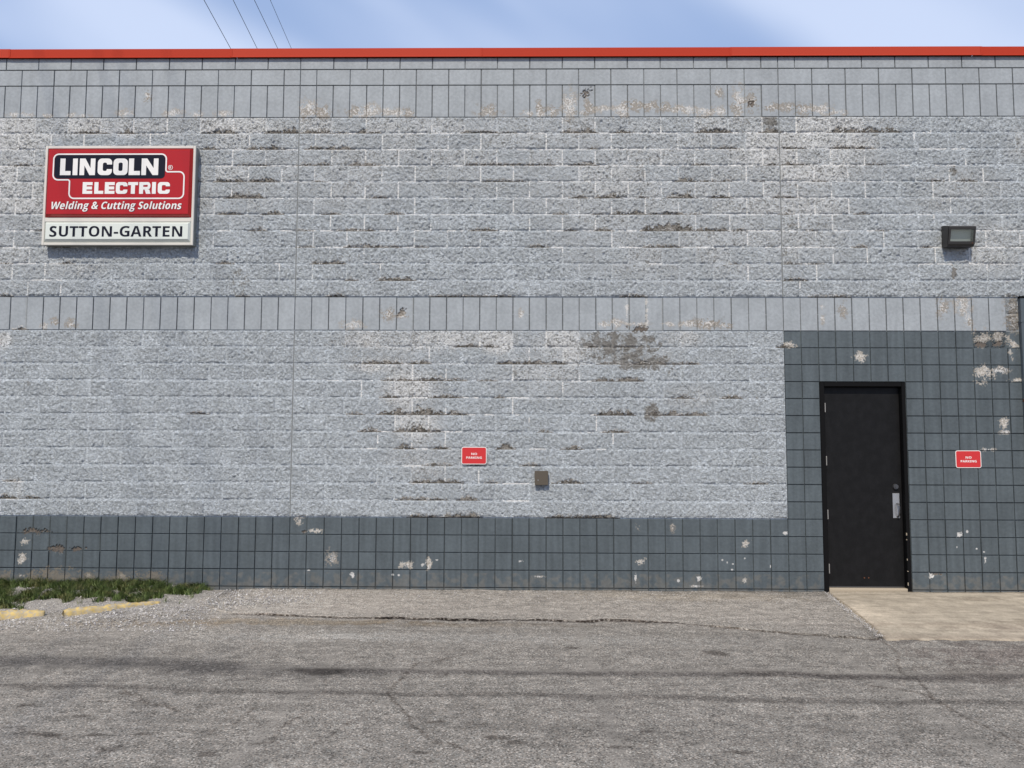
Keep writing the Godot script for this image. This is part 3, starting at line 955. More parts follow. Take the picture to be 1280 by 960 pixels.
func build_door():
	var wall := get_node(str(get_meta("wall_path")))
	var dl := wx(31)
	var dr := wx(36)
	var dt := 12.0 * M
	var black: Material = M_.black_paint
	# steel frame
	part("door_jamb", box_mesh(Vector3(dl + 0.002, -0.03, -0.2), Vector3(dl + 0.058, dt - 0.003, -0.006), 0.004), black, wall)
	part("door_jamb", box_mesh(Vector3(dr - 0.046, -0.03, -0.2), Vector3(dr - 0.002, dt - 0.003, -0.006), 0.004), black, wall)
	part("door_head", box_mesh(Vector3(dl + 0.0585, dt - 0.055, -0.2), Vector3(dr - 0.0465, dt - 0.003, -0.006), 0.004), black, wall)
	var q := Quads.new()
	var leaf_l := dl + 0.063
	var leaf_r := dr - 0.050
	q.box(Vector3(leaf_l, 0.028, -0.125), Vector3(leaf_r, dt - 0.059, -0.08), 0.003)
	var door := part("door", q.mesh(), M_.door_paint, wall)
	tag(door, "black steel door with silver handle plate")
	for y in [2.13, 1.50, 0.87, 0.24]:
		var h := Quads.new()
		h.box(Vector3(dl + 0.0585, y - 0.055, -0.079), Vector3(dl + 0.069, y + 0.055, -0.004), 0.003)
		var hinge := part("hinge", h.mesh(), M_.steel_worn, door)
		hinge.set_meta("label", "worn steel hinge on the left edge of the black door")
	# pull plate, grip, lock cylinder
	part("handle_plate", box_mesh(Vector3(7.160, 0.825, -0.080), Vector3(7.240, 1.118, -0.074), 0.003), M_.steel, door)
	part("handle", tube([Vector3(7.21, 0.85, -0.075), Vector3(7.212, 0.853, -0.045), Vector3(7.213, 0.89, -0.028), Vector3(7.213, 0.96, -0.026), Vector3(7.211, 0.993, -0.045), Vector3(7.21, 0.997, -0.075)], 0.009), M_.dark_steel, door)
	var k := part("latch_thumb", cylinder(0.014, 0.012, 0.02), M_.dark_steel, door)
	k.position = Vector3(7.212, 0.843, -0.066)
	k.rotation.x = PI / 2
	var lock := part("lock_cylinder", cylinder(0.034, 0.029, 0.022, 28), M_.dark_steel, door)
	lock.position = Vector3(7.197, 1.196, -0.069)
	lock.rotation.x = PI / 2
	var key := part("lock_core", cylinder(0.014, 0.014, 0.01, 16), M_.dark_steel, door)
	key.position = Vector3(7.197, 1.194, -0.055)
	key.rotation.x = PI / 2
	for x in [6.80, 6.85]:
		var b := part("bolt", cylinder(0.009, 0.007, 0.006, 12), M_.rust, door)
		b.position = Vector3(x, 0.125, -0.077)
		b.rotation.x = PI / 2
	part("door_sweep", box_mesh(Vector3(leaf_l + 0.004, 0.012, -0.1), Vector3(leaf_r - 0.004, 0.027, -0.083)), M_.dark_steel, door)
	part("threshold", box_mesh(Vector3(dl + 0.0585, -0.06, -0.2), Vector3(dr - 0.0465, 0.010, -0.012), 0.006), M_.concrete_plain, wall)
	# bare spots where the jamb has been knocked
	for c in [[0.63, 0.03, 0.006], [0.575, 0.012, 0.004], [0.34, 0.02, 0.004], [0.21, 0.010, 0.008], [0.05, 0.035, 0.005]]:
		part("paint_chip", box_mesh(Vector3(dr - 0.0468, c[0], -0.02), Vector3(dr - 0.046 + c[2], c[0] + c[1], -0.0055)), M_.concrete_plain, wall)


# ==================================================================== sign on the wall
# the sign face's own layout units (1 unit = 1.68 mm), measured from its upper left corner
func sgn(x: float, y: float) -> Vector2:
	return Vector2(-2.985 + (x - 125.0) * 0.001677, 5.226 - (y - 100.0) * 0.0017)


func rounded(x0: float, y0: float, x1: float, y1: float, r: float, cut := 0.0) -> PackedVector2Array:
	# clockwise on the sign from the right edge's upper cut to its lower one
	var p := PackedVector2Array()
	var c := [[x1 - r, y1 - r, 0.0], [x0 + r, y1 - r, 90.0], [x0 + r, y0 + r, 180.0], [x1 - r, y0 + r, 270.0]]
	if cut > 0.0: p.append(Vector2(x1, (y0 + y1) * 0.5 + cut))
	for q in c:
		for k in 7:
			var a := deg_to_rad(q[2] + 15.0 * k)
			p.append(Vector2(q[0] + cos(a) * r, q[1] + sin(a) * r))
	if cut > 0.0: p.append(Vector2(x1, (y0 + y1) * 0.5 - cut))
	return p


func flat_poly(q: Quads, pts: PackedVector2Array, z: float, thick := 0.001):
	var w := PackedVector2Array()
	for p in pts: w.append(sgn(p.x, p.y))
	var t := Geometry2D.triangulate_polygon(w)
	for i in range(0, t.size(), 3):
		var a := w[t[i]]
		var b := w[t[i + 1]]
		var c := w[t[i + 2]]
		if (b - a).cross(c - a) > 0.0:
			var s := b
			b = c
			c = s
		q.tri(Vector3(a.x, a.y, z), Vector3(b.x, b.y, z), Vector3(c.x, c.y, z))
	for i in w.size():
		var a := w[i]
		var b := w[(i + 1) % w.size()]
		q.quad(Vector3(a.x, a.y, z - thick), Vector3(b.x, b.y, z - thick), Vector3(b.x, b.y, z), Vector3(a.x, a.y, z))


func ring(q: Quads, outer: PackedVector2Array, inner: PackedVector2Array, z: float, closed := true):
	var n := outer.size()
	for i in (n if closed else n - 1):
		var j := (i + 1) % n
		var pts := PackedVector2Array([outer[i], outer[j], inner[j], inner[i]])
		var w := []
		for p in pts:
			var s := sgn(p.x, p.y)
			w.append(Vector3(s.x, s.y, z))
		var nn: Vector3 = (w[2] - w[0]).cross(w[1] - w[0])
		if nn.z >= 0.0: q.quad(w[0], w[1], w[2], w[3])
		else: q.quad(w[3], w[2], w[1], w[0])


func letter(q: Quads, ch: String, x0: float, x1: float, y0: float, y1: float, sv: float, sh: float, z: float):
	var ym := (y0 + y1) * 0.5
	match ch:
		"I":
			flat_poly(q, PackedVector2Array([Vector2(x0, y0), Vector2(x1, y0), Vector2(x1, y1), Vector2(x0, y1)]), z)
		"L":
			flat_poly(q, PackedVector2Array([Vector2(x0, y0), Vector2(x0 + sv, y0), Vector2(x0 + sv, y1 - sh), Vector2(x1, y1 - sh), Vector2(x1, y1), Vector2(x0, y1)]), z)
		"N":
			var d := sv * 1.08
			flat_poly(q, PackedVector2Array([Vector2(x0, y0), Vector2(x0 + d, y0), Vector2(x1 - sv * 0.92, y1 - (y1 - y0) * 0.42), Vector2(x1 - sv * 0.92, y0), Vector2(x1, y0), Vector2(x1, y1), Vector2(x1 - d, y1), Vector2(x0 + sv * 0.92, y0 + (y1 - y0) * 0.42), Vector2(x0 + sv * 0.92, y1), Vector2(x0, y1)]), z)
		"E":
			flat_poly(q, PackedVector2Array([Vector2(x0, y0), Vector2(x1, y0), Vector2(x1, y0 + sh), Vector2(x0 + sv, y0 + sh), Vector2(x0 + sv, ym - sh * 0.48), Vector2(x1 - 3, ym - sh * 0.48), Vector2(x1 - 3, ym + sh * 0.48), Vector2(x0 + sv, ym + sh * 0.48), Vector2(x0 + sv, y1 - sh), Vector2(x1, y1 - sh), Vector2(x1, y1), Vector2(x0, y1)]), z)
		"T":
			var c := (x0 + x1) * 0.5
			flat_poly(q, PackedVector2Array([Vector2(x0, y0), Vector2(x1, y0), Vector2(x1, y0 + sh), Vector2(c + sv * 0.5, y0 + sh), Vector2(c + sv * 0.5, y1), Vector2(c - sv * 0.5, y1), Vector2(c - sv * 0.5, y0 + sh), Vector2(x0, y0 + sh)]), z)
		"O":
			ring(q, rounded(x0, y0, x1, y1, 30), rounded(x0 + sv, y0 + sh, x1 - sv, y1 - sh, 11), z)
		"C":
			var r := (y1 - y0) * 0.25
			ring(q, rounded(x0, y0, x1, y1, r, (y1 - y0) * 0.14), rounded(x0 + sv, y0 + sh, x1 - sv, y1 - sh, r * 0.4, (y1 - y0) * 0.14), z, false)
		"R":
			flat_poly(q, PackedVector2Array([Vector2(x0, y0), Vector2(x0 + sv, y0), Vector2(x0 + sv, y1), Vector2(x0, y1)]), z)
			var yb := y0 + (y1 - y0) * 0.64
			var o := PackedVector2Array([Vector2(x0 + sv, y0)])
			var n := PackedVector2Array([Vector2(x0 + sv, y0 + sh)])
			for k in 7:
				var a := deg_to_rad(-90.0 + 30.0 * k)
				var ro := (yb - y0) * 0.5
				o.append(Vector2(x1 - 18 + cos(a) * 18, y0 + ro + sin(a) * ro))
				n.append(Vector2(x1 - 24 + cos(a) * 4, y0 + ro + sin(a) * (ro - sh * 0.9)))
			o.append(Vector2(x0 + sv, yb))
			n.append(Vector2(x0 + sv, yb - sh * 0.9))
			ring(q, o, n, z, false)
			flat_poly(q, PackedVector2Array([Vector2(x1 - 42, yb + 0.5), Vector2(x1 - 8, yb + 0.5), Vector2(x1 + 2, y1), Vector2(x1 - 31, y1)]), z)


# lettering from the font, fitted to a rectangle in metres, leaning by slant
func text_mesh(text: String, lo: Vector2, hi: Vector2, z: float, weight := 700, slant := 0.0, thick := 0.001) -> ArrayMesh:
	var f := SystemFont.new()
	f.font_names = PackedStringArray(["Droid Sans"])
	f.font_weight = weight
	var t := TextMesh.new()
	t.font = f
	t.text = text
	t.font_size = 64
	t.pixel_size = 0.01
	t.depth = 0.02
	t.curve_step = 1.0
	var arr: Array = t.get_mesh_arrays() if t.has_method("get_mesh_arrays") else t.surface_get_arrays(0)
	var v: PackedVector3Array = arr[Mesh.ARRAY_VERTEX]
	var a := Vector3(1e9, 1e9, 0)
	var b := Vector3(-1e9, -1e9, 0)
	for p in v:
		a = Vector3(minf(a.x, p.x), minf(a.y, p.y), 0)
		b = Vector3(maxf(b.x, p.x), maxf(b.y, p.y), 0)
	var size := hi - lo
	var wide := size.x - absf(slant) * size.y
	for i in v.size():
		var u := (v[i].x - a.x) / (b.x - a.x)
		var w := (v[i].y - a.y) / (b.y - a.y)
		v[i] = Vector3(lo.x + u * wide + w * slant * size.y, lo.y + w * size.y, z + (0.0 if v[i].z > 0.0 else -thick))
	arr[Mesh.ARRAY_VERTEX] = v
	var m := ArrayMesh.new()
	m.add_surface_from_arrays(Mesh.PRIMITIVE_TRIANGLES, arr)
	return m


func build_shop_sign():
	var s := thing("shop_sign", "large red and white box sign with white lettering high on grey block wall", "sign", Vector3(-2.135, 4.06, 0.0))
	var at := Transform3D(Basis.IDENTITY, -s.position)
	var add := func(called: String, m: Mesh, mt: Material, parent: Node) -> MeshInstance3D:
		var o := part(called, m, mt, parent)
		if parent == s: o.transform = at
		return o
	var x0 := -3.053
	var x1 := -1.214
	var y0 := 4.062
	var y1 := 5.29
	add.call("cabinet", box_mesh(Vector3(x0 + 0.006, y0 + 0.006, 0.004), Vector3(x1 - 0.006, y1 - 0.006, 0.100)), M_.cabinet_side, s)
	# retainer frame round the two faces
	var bars := [[x0, y0, x0 + 0.030, y1], [x1 - 0.030, y0, x1, y1], [x0 + 0.0305, y1 - 0.034, x1 - 0.0305, y1], [x0 + 0.0305, y0, x1 - 0.0305, y0 + 0.032], [x0 + 0.0305, 4.348, x1 - 0.0305, 4.400]]
	for b in bars:
		add.call("frame", box_mesh(Vector3(b[0], b[1], 0.1005), Vector3(b[2], b[3], 0.120), 0.004), M_.cabinet, s)
	var q := Quads.new()
	q.pan(Vector2(-3.024, 4.4), Vector2(-1.243, 5.257), 0.104, Vector2(-2.990, 4.436), Vector2(-1.272, 5.228), 0.152)
	var red = add.call("red_face", q.mesh(), M_.sign_red, s)
	q = Quads.new()
	q.pan(Vector2(-3.024, 4.092), Vector2(-1.243, 4.35), 0.104, Vector2(-2.992, 4.132), Vector2(-1.268, 4.322), 0.142)
	var white = add.call("white_face", q.mesh(), M_.sign_white, s)
	# logo: navy field, white outline, two lines of block letters
	q = Quads.new()
	flat_poly(q, rounded(167, 138, 971, 309, 30), 0.1535)
	part("navy_field", q.mesh(), M_.letter_navy, red)
	q = Quads.new()
	var path := PackedVector2Array()
	var corners := [[158, 322, 36, 180, -90, 1], [158, 130, 36, 180, 270, 1]]
	var add_arc := func(cx: float, cy: float, r: float, a0: float, a1: float):
		for k in 7:
			var a := deg_to_rad(lerpf(a0, a1, k / 6.0))
			path.append(Vector2(cx + cos(a) * r, cy + sin(a) * r))
	add_arc.call(196, 167, 36, 180, 270)
	add_arc.call(942, 167, 36, 270, 360)
	add_arc.call(994, 244, 16, 180, 90)
	add_arc.call(1075, 296, 36, 270, 360)
	add_arc.call(1075, 417, 36, 0, 90)
	add_arc.call(318, 417, 36, 90, 180)
	add_arc.call(268, 332, 14, 360, 270)
	add_arc.call(196, 282, 36, 90, 180)
	var outer := PackedVector2Array()
	var inner := PackedVector2Array()
	for i in path.size():
		var a := path[(i + path.size() - 1) % path.size()]
		var b := path[(i + 1) % path.size()]
		var t := (b - a).normalized()
		var nn := Vector2(t.y, -t.x)
		outer.append(path[i] + nn * 5.0)
		inner.append(path[i] - nn * 5.0)
	ring(q, outer, inner, 0.1545)
	part("logo_outline", q.mesh(), M_.letter_white, red)
	q = Quads.new()
	var first := [["L", 209, 286], ["I", 301, 336], ["N", 351, 464], ["C", 482, 586], ["O", 596, 700], ["L", 708, 790], ["N", 800, 922]]
	for l in first: letter(q, l[0], l[1], l[2], 163, 284, 37, 30, 0.155)
	var second := [["E", 379, 450], ["L", 464, 530], ["E", 540, 611], ["C", 620, 704], ["T", 708, 780], ["R", 789, 871], ["I", 882, 910], ["C", 924, 1011]]
	for l in second: letter(q, l[0], l[1], l[2], 335, 420, 29, 22, 0.155)
	# registered mark
	ring(q, rounded(993, 212, 1027, 246, 16), rounded(996, 215, 1024, 243, 13), 0.1545)
	part("lettering", q.mesh(), M_.letter_white, red)
	var rl := sgn(1003, 238)
	var rh := sgn(1017, 220)
	part("lettering", text_mesh("R", rl, rh, 0.155), M_.letter_white, red)
	var tl := sgn(145, 548)
	var th := sgn(1106, 474)
	part("lettering_shade", text_mesh("Welding & Cutting Solutions", tl + Vector2(0.006, -0.005), th + Vector2(0.006, -0.005), 0.1535, 700, 0.2), M_.letter_shade, red)
	part("lettering", text_mesh("Welding & Cutting Solutions", tl, th, 0.155, 700, 0.2), M_.letter_white, red)
	part("lettering", text_mesh("SUTTON-GARTEN", Vector2(-2.945, 4.157), Vector2(-1.335, 4.290), 0.1435, 700), M_.letter_navy, white)


func build_parking_signs():
	for k in 2:
		var w := 0.300
		var h := 0.206
		var s := thing("no_parking_sign", ["small red no parking sign on rough light grey blocks in mid wall", "small red no parking sign on dark grey square blocks right of the black door"][k], "sign", [Vector3(2.189, 1.444, 0.022), Vector3(8.026, 1.422, 0.004)][k], "no parking signs")
		if k == 1: s.rotation.z = 0.004
		var outer := PackedVector2Array()
		var inner := PackedVector2Array()
		for q in [[w / 2, h, 0.0], [-w / 2, h, 90.0], [-w / 2, 0.0, 180.0], [w / 2, 0.0, 270.0]]:
			for i in 6:
				var a := deg_to_rad(q[2] + 18.0 * i)
				for e in 2:
					var r := 0.026 if e == 0 else 0.018
					var inset := 0.026 + (0.0 if e == 0 else 0.0)
					var c := Vector2(q[0] - signf(q[0]) * inset, q[1] + (inset if q[1] < 0.1 else -inset))
					(outer if e == 0 else inner).append(c + Vector2(cos(a), sin(a)) * r)
		var plate := Quads.new()
		var face := Quads.new()
		for e in [[outer, 0.003, plate], [inner, 0.0042, face]]:
			var pts: PackedVector2Array = e[0]
			var c := Vector3(0, h / 2, e[1])
			for i in pts.size():
				var a := pts[i]
				var b := pts[(i + 1) % pts.size()]
				e[2].tri(c, Vector3(b.x, b.y, e[1]), Vector3(a.x, a.y, e[1]))
				e[2].quad(Vector3(a.x, a.y, 0), Vector3(a.x, a.y, e[1]), Vector3(b.x, b.y, e[1]), Vector3(b.x, b.y, 0))
		part("plate", plate.mesh(), M_.letter_white, s)
		var f := part("face", face.mesh(), M_.plate_red, s)
		part("lettering", text_mesh("NO", Vector2(-0.033, 0.110), Vector2(0.036, 0.136), 0.0052), M_.letter_white, f)
		part("lettering", text_mesh("PARKING", Vector2(-0.092, 0.066), Vector2(0.094, 0.092), 0.0052), M_.letter_white, f)


func build_flood_light():
	var s := thing("flood_light", "black wall flood light with glass front high above the door's right", "wall light", Vector3(7.965, 4.045, 0.0))
	var w := 0.157
	# profile (depth, height) of the housing's side
	var prof := [Vector2(0.0, 0.02), Vector2(0.0, 0.268), Vector2(0.05, 0.272), Vector2(0.185, 0.232), Vector2(0.188, 0.220), Vector2(0.142, 0.026), Vector2(0.125, 0.0), Vector2(0.03, 0.004)]
	var q := Quads.new()
	var n := prof.size()
	for i in n:
		var a: Vector2 = prof[i]
		var b: Vector2 = prof[(i + 1) % n]
		if i == 4: continue
		q.quad(Vector3(-w, b.y, b.x), Vector3(-w, a.y, a.x), Vector3(w, a.y, a.x), Vector3(w, b.y, b.x))
	for i in range(1, n - 1):
		var a: Vector2 = prof[0]
		var b: Vector2 = prof[i]
		var c: Vector2 = prof[i + 1]
		q.tri(Vector3(-w, a.y, a.x), Vector3(-w, b.y, b.x), Vector3(-w, c.y, c.x))
		q.tri(Vector3(w, a.y, a.x), Vector3(w, c.y, c.x), Vector3(w, b.y, b.x))
	part("housing", q.mesh(), M_.bronze, s)
	# slanted door frame with the lens set into it
	var up := Vector3(0, 0.220 - 0.026, 0.188 - 0.142)
	var o := Vector3(0, 0.026, 0.142)
	var nrm := Vector3(0, -up.z, up.y).normalized()
	var at := func(u: float, v: float, d: float) -> Vector3: return o + Vector3(u, 0, 0) + up * v + nrm * d
	q = Quads.new()
	for b in [[-w, 0.0, -w + 0.022, 1.0], [w - 0.022, 0.0, w, 1.0], [-w + 0.022, 0.88, w - 0.022, 1.0], [-w + 0.022, 0.0, w - 0.022, 0.16]]:
		q.quad(at.call(b[0], b[3], 0.008), at.call(b[2], b[3], 0.008), at.call(b[2], b[1], 0.008), at.call(b[0], b[1], 0.008))
		q.quad(at.call(b[0], b[1], -0.012), at.call(b[0], b[3], -0.012), at.call(b[0], b[3], 0.008), at.call(b[0], b[1], 0.008))
		q.quad(at.call(b[2], b[3], -0.012), at.call(b[2], b[1], -0.012), at.call(b[2], b[1], 0.008), at.call(b[2], b[3], 0.008))
		q.quad(at.call(b[0], b[3], -0.012), at.call(b[2], b[3], -0.012), at.call(b[2], b[3], 0.008), at.call(b[0], b[3], 0.008))
		q.quad(at.call(b[0], b[1], 0.008), at.call(b[2], b[1], 0.008), at.call(b[2], b[1], -0.012), at.call(b[0], b[1], -0.012))
	part("lens_frame", q.mesh(), M_.bronze, s)
	q = Quads.new()
	var a0 := 0.16
	var a1 := 0.88
	q.quad(at.call(-w + 0.024, a1, -0.05), at.call(w - 0.024, a1, -0.05), at.call(w - 0.024, a0, -0.05), at.call(-w + 0.024, a0, -0.05))
	part("reflector", q.mesh(), M_.reflector, s)
	q = Quads.new()
	q.quad(at.call(-w + 0.021, a1 + 0.01, 0.002), at.call(w - 0.021, a1 + 0.01, 0.002), at.call(w - 0.021, a0 - 0.01, 0.002), at.call(-w + 0.021, a0 - 0.01, 0.002))
	part("lens", q.mesh(), M_.lens_glass, s)
	var screw := part("lens_screw", cylinder(0.006, 0.006, 0.006, 10), M_.rust, s)
	screw.position = at.call(w - 0.03, 0.06, 0.01)
	screw.rotation.x = PI / 2


func build_junction_box():
	var s := thing("junction_box", "small square brown metal electrical box on light grey blocks in mid wall", "electrical box", Vector3(2.989, 1.208, 0.0))
	part("box", box_mesh(Vector3(-0.074, 0.0, -0.004), Vector3(0.074, 0.158, 0.046), 0.002), M_.box_brown, s)
	part("cover", box_mesh(Vector3(-0.080, -0.004, 0.0465), Vector3(0.080, 0.163, 0.066), 0.003), M_.box_brown, s)
	var k := part("screw", cylinder(0.006, 0.006, 0.004, 12), M_.steel, s)
	k.position = Vector3(-0.040, 0.054, 0.068)
	k.rotation.x = PI / 2


func build_post():
	var s := thing("steel_post", "dark blue steel post with black cap standing against wall at right edge", "post", Vector3(8.742, ROAD_Y, 0.0))
	part("shaft", box_mesh(Vector3(-0.05, 0.0, 0.006), Vector3(0.07, 3.49, 0.052), 0.006), M_.post_paint, s)
	part("cap", box_mesh(Vector3(-0.054, 3.4905, 0.004), Vector3(0.074, 3.515, 0.056), 0.004), M_.black_paint, s)
	var r := part("rust_patch", cylinder(0.022, 0.018, 0.004, 9), M_.rust, s)
	r.position = Vector3(-0.050, 2.27, 0.03)
	r.rotation.z = PI / 2
	for y in [0.25, 3.2]:
		part("bracket", box_mesh(Vector3(-0.056, y, 0.003), Vector3(0.076, y + 0.04, 0.056), 0.003), M_.post_paint, s)


func build_wires():
	# a four-wire line crossing high over the yard and the roof, running away behind the building
	var at_x := [-6.85, -5.97, -5.33, -4.85]
	var run := [-0.0915, -0.085, -0.066, -0.072]
	var rad := [0.0105, 0.0095, 0.009, 0.007]
	var label := ["thick black overhead cable furthest left above the roof edge", "second overhead cable from the left above the roof edge", "third overhead cable from the left above the roof edge", "thinnest overhead cable, furthest right of the four above the roof edge"]
	for k in 4:
		var pts := []
		for i in 29:
			var z := lerpf(26.0, -86.0, i / 28.0)
			pts.append(Vector3(at_x[k] - run[k] * (z + 13.57), 15.0, z))
		var o := part("overhead_wire", tube(pts, rad[k], 6), M_.wire, self)
		tag(o, label[k], "cable", "overhead cables")


func build_kerbs():
	var paths := [[Vector2(-3.9, 2.02), Vector2(-3.0, 1.78), Vector2(-2.5, 1.62), Vector2(-2.03, 1.44)], [Vector2(-1.83, 1.46), Vector2(-1.62, 1.28), Vector2(-1.40, 1.08), Vector2(-1.13, 0.86)]]
	var label := ["low yellow painted kerb stone at the left edge of the photo", "short yellow kerb stone slanting from the gravel to the grass"]
	var f := noise(FastNoiseLite.TYPE_SIMPLEX, 0.09, 61, 3)
	for k in 2:
		var base: Vector2 = paths[k][0]
		var o_pos := Vector3(base.x, ROAD_Y, base.y)
		var curve := Curve2D.new()
		for p in paths[k]: curve.add_point(p)
		var n := int(curve.get_baked_length() / 0.025)
		var sec := [Vector2(-0.085, -0.03), Vector2(-0.080, 0.055), Vector2(-0.066, 0.078), Vector2(-0.03, 0.088), Vector2(0.02, 0.088), Vector2(0.052, 0.076), Vector2(0.068, 0.05), Vector2(0.078, -0.03)]
		var v := PackedVector3Array()
		var idx := PackedInt32Array()
		for i in n + 1:
			var t := float(i) / n
			var c := curve.sample_baked(t * curve.get_baked_length())
			var d := (curve.sample_baked(minf(t + 0.02, 1.0) * curve.get_baked_length()) - curve.sample_baked(maxf(t - 0.02, 0.0) * curve.get_baked_length())).normalized()
			var side := Vector2(-d.y, d.x)
			var shrink := 0.8 - 0.2 * pow(absf(t * 2.0 - 1.0), 12.0)
			if k == 1: shrink *= lerpf(1.05, 0.62, t)
			for j in sec.size():
				var s: Vector2 = sec[j]
				var p := c + side * s.x * shrink
				var w := Vector3(p.x, s.y * shrink, p.y)
				var dn := f.get_noise_3dv(w) * 0.028
				w += Vector3(side.x * signf(s.x) * dn, dn * 0.7, side.y * signf(s.x) * dn)
				v.append(w - Vector3(base.x, 0, base.y))
		var m := sec.size()
		for i in n:
			for j in m - 1:
				var a := i * m + j
				idx.append_array([a, a + 1, a + m + 1, a, a + m + 1, a + m])
		for e in [0, n]:
			for j in range(1, m - 1):
				var a: int = e * m
				idx.append_array([a, a + j, a + j + 1])
		var st := SurfaceTool.new()
		st.begin(Mesh.PRIMITIVE_TRIANGLES)
		for i in idx:
			st.set_smooth_group(0)
			st.add_vertex(v[i])
		st.generate_normals()
		var o := part("kerb_stone", st.commit(), M_.kerb_yellow, self)
		o.position = o_pos
		tag(o, label[k], "kerb", "yellow kerb stones")


# ==================================================================== ground
func road_noise_at(bytes: PackedByteArray, i: int) -> float:
	return (bytes[i] - 128) / 128.0


var mac_r := PackedFloat32Array()
var mac_g := PackedFloat32Array()
var mac_b := PackedFloat32Array()
var mac_n := PackedByteArray()
var mac_f := PackedByteArray()


# darkens or lightens the road map along a line; points run x, z in metres
func stroke(pts: Array, half: float, soft: float, tint: Vector3, strength: float, wander := 0.0, ragged := 0.5):
	var lo := Vector2(1e9, 1e9)
	var hi := Vector2(-1e9, -1e9)
	for p in pts:
		lo = lo.min(p)
		hi = hi.max(p)
	var pad := half + soft + wander
	var i0 := maxi(0, int((lo.x - pad - ROAD_X0) * ROAD_PPM))
	var i1 := mini(2047, int((hi.x + pad - ROAD_X0) * ROAD_PPM))
	var j0 := maxi(0, int((lo.y - pad) * ROAD_PPM))
	var j1 := mini(1023, int((hi.y + pad) * ROAD_PPM))
	for i in range(i0, i1 + 1):
		var x := ROAD_X0 + (i + 0.5) / ROAD_PPM
		# only the segments near this column
		var near := []
		for s in pts.size() - 1:
			if x > minf(pts[s].x, pts[s + 1].x) - pad and x < maxf(pts[s].x, pts[s + 1].x) + pad: near.append(s)
		for j in range(j0, j1 + 1):
			var k := j * 2048 + i
			var nn := (mac_n[k] - 128) / 128.0
			var p := Vector2(x, (j + 0.5) / ROAD_PPM + nn * wander)
			var d := 1e9
			for s in near:
				d = minf(d, p.distance_squared_to(Geometry2D.get_closest_point_to_segment(p, pts[s], pts[s + 1])))
			d = sqrt(d)
			var t := clampf((half + soft - d) / soft, 0.0, 1.0)
			if t <= 0.0: continue
			t *= strength * clampf(1.0 + ragged * (mac_f[k] - 128) / 64.0, 0.0, 1.6)
			t = minf(t, 1.0)
			mac_r[k] *= lerpf(1.0, tint.x, t)
			mac_g[k] *= lerpf(1.0, tint.y, t)
			mac_b[k] *= lerpf(1.0, tint.z, t)


func spot(x: float, z: float, rx: float, rz: float, tint: Vector3, strength: float):
	for j in range(maxi(0, int((z - rz * 1.5) * ROAD_PPM)), mini(1024, int((z + rz * 1.5) * ROAD_PPM) + 1)):
		for i in range(maxi(0, int((x - rx * 1.5 - ROAD_X0) * ROAD_PPM)), mini(2048, int((x + rx * 1.5 - ROAD_X0) * ROAD_PPM) + 1)):
			var k := j * 2048 + i
			var dx := (ROAD_X0 + (i + 0.5) / ROAD_PPM - x) / rx
			var dz := ((j + 0.5) / ROAD_PPM - z) / rz
			var d := sqrt(dx * dx + dz * dz) + (mac_n[k] - 128) * 0.004 + (mac_f[k] - 128) * 0.003
			var t := clampf((1.0 - d) * 2.2, 0.0, 1.0) * strength
			if t <= 0.0: continue
			mac_r[k] *= lerpf(1.0, tint.x, t)
			mac_g[k] *= lerpf(1.0, tint.y, t)
			mac_b[k] *= lerpf(1.0, tint.z, t)


const APRON := [Vector2(-0.95, 0.55), Vector2(-0.6, 0.95), Vector2(-0.17, 1.33), Vector2(0.23, 1.34), Vector2(0.9, 1.44), Vector2(1.55, 1.46), Vector2(2.35, 1.51), Vector2(3.45, 1.55), Vector2(3.61, 1.47), Vector2(4.29, 1.63), Vector2(4.85, 1.86), Vector2(5.25, 2.01), Vector2(5.96, 2.21)]


func apron_edge(x: float) -> float:
	for i in APRON.size() - 1:
		if x <= APRON[i + 1].x:
			return lerpf(APRON[i].y, APRON[i + 1].y, clampf((x - APRON[i].x) / (APRON[i + 1].x - APRON[i].x), 0.0, 1.0))
	return APRON[-1].y


